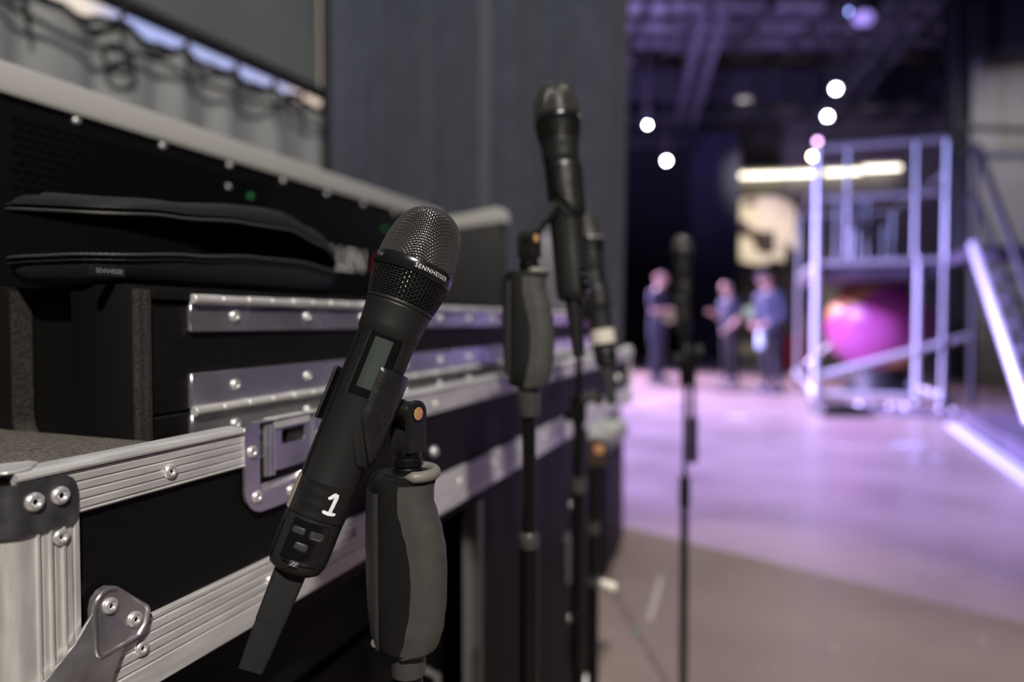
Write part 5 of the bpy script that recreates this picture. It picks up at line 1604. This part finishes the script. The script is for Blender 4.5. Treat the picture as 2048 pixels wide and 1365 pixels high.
def person(lab, px, py_feet, dep, height, face_deg, armR, armL, lean, headtilt, shirt, trous, hairk, shoes='shoe', long_sleeves=False):
    """local: +x is the way the person faces, +y their left"""
    f = W(px, py_feet, dep)
    t = thing('person', lab, 'person', Matrix.Translation((f.x, f.y, 0)) @ Matrix.Rotation(R(face_deg), 4, 'Z') @ Matrix.Scale(height / 1.76, 4))
    V = Vector
    L = lean
    pel, sp, ch, nb_ = V((0, 0, 0.96)), V((0.02 + L * 0.2, 0, 1.12)), V((0.01 + L * 0.6, 0, 1.32)), V((L * 0.9, 0, 1.47))
    hx = L + 0.04 * headtilt
    nk, hd, ht = V((L + 0.005, 0, 1.530)), V((hx + 0.034, 0, 1.612)), V((hx + 0.02, 0, 1.70))
    hm = V((hx + 0.022, 0, 1.675))
    nodes = [(pel, (0.165, 0.120)), (sp, (0.150, 0.110)), (ch, (0.175, 0.122)), (nb_, (0.095, 0.078)), (nk, 0.046), (hd, (0.078, 0.100)), (hm, (0.092, 0.108)), (ht + V((0, 0, 0.03)), (0.066, 0.082))]
    edges = [(0, 1), (1, 2), (2, 3), (3, 4), (4, 5), (5, 6), (6, 7)]
    zone = {}
    def chain(start, pts):
        p = start
        for q, r in pts:
            nodes.append((V(q), r)); edges.append((p, len(nodes) - 1)); p = len(nodes) - 1
        return p
    shz = 1.42
    for sgn, arm in ((-1, armR), (1, armL)):
        sh = V((L * 0.8, sgn * 0.195, shz)); el, wr, hnd = [V(a) for a in arm]
        chain(2, [(sh, 0.062), (sh.lerp(el, 0.5), 0.050), (el, 0.043), (el.lerp(wr, 0.5), 0.038), (wr, 0.028), (hnd, (0.038, 0.022))])
    legs = []
    for sgn in (-1, 1):
        hip, kn, an = V((0, sgn * 0.095, 0.88)), V((0.025, sgn * 0.10, 0.50)), V((-0.01, sgn * 0.11, 0.09))
        chain(0, [(hip, 0.095), (hip.lerp(kn, 0.5), 0.080), (kn, 0.058), (kn.lerp(an, 0.4), 0.056), (an, 0.038), (V((0.06, sgn * 0.115, 0.045)), 0.036), (V((0.14, sgn * 0.12, 0.035)), 0.030)])
        legs.append((hip, kn, an))
    me = skin_mesh('body', nodes, edges, None, t)
    # clothing follows the body: its own surface, lifted off the skin zone by zone
    segs = [(nodes[a][0], nodes[b][0], a, b) for a, b in edges]
    def nearest(p):
        best = None
        for a, b, ia, ib in segs:
            ab = b - a; q = max(0, min(1, (p - a).dot(ab) / max(ab.length_squared, 1e-9)))
            ra, rb_ = [max(r_) if isinstance(r_, tuple) else r_ for r_ in (nodes[ia][1], nodes[ib][1])]
            dd = (p - a - ab * q).length / (ra + (rb_ - ra) * q)
            if best is None or dd < best[0]: best = (dd, ia, ib, q)
        return best
    armset = {}; legset = set()
    for k0 in (8, 14): 
        for k in range(6): armset[k0 + k] = k
    for k in range(20, len(nodes)): legset.add(k)
    vz = []
    for v in me.vertices:
        dd, ia, ib, q = nearest(v.co)
        if ib in legset and v.co.z < 0.93:
            vz.append('leg' if v.co.z > 0.10 else 'foot')
        elif ib in armset and armset[ib] >= 1:
            k = armset[ib]
            if k == 1 or (k == 2 and q < 0.62): vz.append('sleeve')
            elif k <= 4: vz.append('forearm')
            else: vz.append('hand')
        elif v.co.z > 1.475 + 0.0 * L: vz.append('neck')
        elif v.co.z < 0.98: vz.append('hip')
        else: vz.append('torso')
    def garment(nm, zones, off, m, extra=None):
        idx = {}; vs = []; fs = []
        for p in me.polygons:
            if all((vz[k] in zones) or (extra and extra(me.vertices[k].co)) for k in p.vertices):
                for k in p.vertices:
                    if k not in idx:
                        idx[k] = len(vs); w = me.vertices[k]
                        vs.append(w.co + w.normal * off)
                fs.append(tuple(idx[k] for k in p.vertices))
        o_ = MB().add(vs, fs).build(nm, m, t, angle=180)
        sd_ = o_.modifiers.new('thickness', 'SOLIDIFY'); sd_.thickness = 0.006; sd_.offset = -1
        return o_
    garment('tshirt', ('torso', 'sleeve', 'hip') + (('forearm',) if long_sleeves else ()), 0.019, M[shirt], None)
    garment('trousers', ('leg', 'hip'), 0.013, M[trous], None)
    if hairk == 'cap':
        garment('cap', (), 0.012, M['cap'], lambda c: c.z > hm.z - 0.012 + 0.25 * max(0, c.x - hm.x))
        fxm = max(v.co.x for v in me.vertices if v.co.z > hm.z - 0.02)
        MB().prism([(-0.06, -0.072), (0.0, -0.066), (0.045, -0.042), (0.060, 0), (0.045, 0.042), (0.0, 0.066), (-0.06, 0.072)], -0.010, 0.0, lambda a, b, c: V((fxm + a + 0.01, b, hm.z + 0.012 + c - 0.25 * max(0, a)))).build('cap_brim', M['cap'], t, bevel=(0.003, 2))
    else:
        garment('hair', (), 0.010, M[hairk], lambda c: c.z > hm.z + 0.035 or (c.x < hm.x - 0.015 and c.z > hd.z - 0.02))
    def face_x(z):
        return max([v.co.x for v in me.vertices if abs(v.co.y) < 0.035 and abs(v.co.z - z) < 0.03 and v.co.z > 1.5] or [hd.x + 0.08])
    # face features, ears and fingers join the same mesh
    mb = MB()
    ze = hm.z - 0.012
    fz, fm = face_x(ze - 0.03), face_x(ze - 0.07)
    mb.tube([V((fz - 0.010, 0, ze + 0.012)), V((fz + 0.012, 0, ze - 0.030)), V((fz - 0.006, 0, ze - 0.038))], [0.007, 0.013, 0.008], 8)
    sy = max(abs(v.co.y) for v in me.vertices if v.co.z > ze - 0.03)
    for sgn in (-1, 1):
        mb.lathe([(0.0, -0.007), (0.010, -0.003), (0.011, 0.0), (0.010, 0.003), (0.0, 0.007)], 10, Matrix.Translation(V((fz - 0.012, sgn * 0.032, ze))))
        mb.tube([V((hm.x, sgn * (sy - 0.004), ze + 0.020)), V((hm.x - 0.010, sgn * (sy + 0.010), ze + 0.004)), V((hm.x + 0.002, sgn * (sy - 0.002), ze - 0.028))], [0.011, 0.013, 0.008], 8)
    mb.tube([V((fm - 0.014, -0.024, ze - 0.070)), V((fm - 0.002, 0, ze - 0.068)), V((fm - 0.014, 0.024, ze - 0.070))], [0.004, 0.007, 0.004], 8)
    for sgn, arm in ((-1, armR), (1, armL)):
        el, wr, hnd = [V(a) for a in arm]
        d = (hnd - wr).normalized()
        sd_ = d.cross(V((0, 0, 1)))
        sd_ = sd_.normalized() if sd_.length > 0.1 else V((1, 0, 0))
        nrm = sd_.cross(d)
        for k, ln in enumerate((0.068, 0.078, 0.072, 0.056)):
            b0 = hnd + sd_ * (0.027 - 0.018 * k) + d * 0.01
            mb.tube([b0, b0 + d * ln * 0.45, b0 + d * ln * 0.75 - nrm * ln * 0.22, b0 + d * ln * 0.85 - nrm * ln * 0.5], [0.0095, 0.009, 0.008, 0.006], 6)
        b0 = hnd + sd_ * 0.03 - d * 0.02
        mb.tube([b0, b0 + sd_ * 0.022 + d * 0.022, b0 + sd_ * 0.024 + d * 0.05 - nrm * 0.01], [0.012, 0.010, 0.007], 6)
    bm = bmesh.new(); bm.from_mesh(me)
    m2 = bpy.data.meshes.new('tmp'); m2.from_pydata(mb.v, [], mb.f); bm.from_mesh(m2)
    bmesh.ops.recalc_face_normals(bm, faces=bm.faces)
    bm.to_mesh(me); bm.free()
    me.materials.clear(); me.materials.append(M['skin'])
    me.polygons.foreach_set('use_smooth', [True] * len(me.polygons))
    link('body', me, t)
    for sgn in (-1, 1):
        pl = [(-0.085, 0.0), (0.205, 0.0), (0.21, 0.03), (0.15, 0.06), (0.06, 0.095), (-0.06, 0.10), (-0.09, 0.05)]
        MB().prism(pl, -0.045, 0.045, lambda a, b, c: V((a, sgn * 0.115 + c, b))).build('shoe', M[shoes], t, bevel=(0.012, 2))
    return t


# left: turned to the viewer's right, forearms raised
person('person in dark t-shirt and grey trousers facing right, forearms raised, left of the boom stand', 1314, 766, 10.95, 1.78, -38,
       ((0.05, -0.27, 1.13), (0.24, -0.20, 1.16), (0.31, -0.16, 1.17)), ((0.0, 0.26, 1.14), (0.22, 0.12, 1.13), (0.29, 0.08, 1.13)), 0.02, 0.4, 'shirt', 'trous', 'hairp')
person('dark haired person in black facing left, arm raised, right of the boom stand', 1462, 768, 10.7, 1.62, 196,
       ((0.04, -0.25, 1.12), (0.27, -0.14, 1.22), (0.34, -0.10, 1.24)), ((0.02, 0.26, 1.12), (0.20, 0.24, 0.98), (0.26, 0.22, 0.94)), 0.05, 0.8, 'shirt', 'trousb', 'hair')
person('person in navy cap and dark clothes looking down, hands held low, beside the tower', 1544, 786, 9.5, 1.68, 205,
       ((0.06, -0.26, 1.10), (0.24, -0.12, 1.02), (0.30, -0.06, 0.99)), ((0.05, 0.26, 1.10), (0.23, 0.13, 1.01), (0.29, 0.07, 0.98)), 0.09, 1.5, 'shirt', 'trousb', 'cap', long_sleeves=True)
def held(px, py, d, lab, nm, cat, mb_fn):
    t = thing(nm, lab, cat, Matrix.Translation(W(px, py, d)))
    mb_fn(t); return t
held(1340, 632, 10.75, 'pale yellow roll held by the person in grey trousers', 'tape_roll', 'roll', lambda t: (MB().lathe([(0.07, -0.04), (0.10, -0.04), (0.10, 0.04), (0.07, 0.04), (0.07, -0.04)], 20, Matrix.Rotation(R(70), 4, 'X')).build('roll', M['yellow'], t), MB().tube([(-0.09, 0, 0), (-0.18, 0, -0.05)], 0.02, 8).build('loose_end', M['yellow'], t)))
held(1522, 676, 9.35, 'pale blue plastic bottle held low by the person in the cap', 'plastic_bottle', 'bottle', lambda t: (MB().lathe([(0.0, -0.14), (0.05, -0.14), (0.055, -0.12), (0.055, 0.05), (0.025, 0.10), (0.02, 0.12), (0, 0.12)], 16).build('bottle_body', M['pwhite'], t), MB().lathe([(0.024, 0.12), (0.024, 0.145), (0, 0.146)], 12).build('bottle_cap', M['white'], t)))

# ------------------------------------------------------------------ marks on the floor
def mark(px, py, r, m, lab, nm='tape_mark', sx=1.0, rz=0):
    d = 1.0 / ((py - HORIZON) / F_PX)
    x = (px - 1024) / F_PX * d
    o = MB().lathe([(0, 0.0006), (0, 0.0016), (r, 0.0016), (r, 0.0006)][1:], 14).build(nm, M[m])
    o.scale = (sx, 1, 1)
    thing(nm, lab, 'tape mark', Matrix.Translation((x, d, 0)) @ Matrix.Rotation(R(rz), 4, 'Z') @ Matrix.Diagonal((sx, 1, 1, 1)), obj=o)
mark(1276, 1272, 0.010, 'green', 'small green tape dot on the brown floor by the stands')
mark(1679, 1304, 0.010, 'pale', 'pale dot on the brown floor at the lower right of centre')
mark(1622, 1178, 0.010, 'pale', 'pale dot on the floor where brown turns purple')
mark(1500, 1207, 0.008, 'pale', 'faint pale dot on the brown floor right of the boom stand')
mark(1978, 1291, 0.011, 'pale', 'pale dot on the brown floor at the far lower right')
mark(1833, 917, 0.03, 'strip', 'white tape dot on the purple floor, left of a pair')
mark(1872, 918, 0.03, 'strip', 'white tape dot on the purple floor, right of a pair')
mark(1475, 835, 0.06, 'strip', 'white tape dash on the purple floor in front of the people', sx=2.2)
mark(1820, 893, 0.05, 'strip', 'white tape dash on the purple floor near the edge strip', sx=3.0)
ln = thing('tape_line', 'long pale tape line on the brown floor beside the boom stand', 'tape mark', Matrix.Translation((0.520, 2.44, 0)) @ Matrix.Rotation(R(72), 4, 'Z'))
MB().box(-0.20, 0.20, -0.008, 0.008, 0.0004, 0.0014).build('tape_strip', M['pale'], ln)
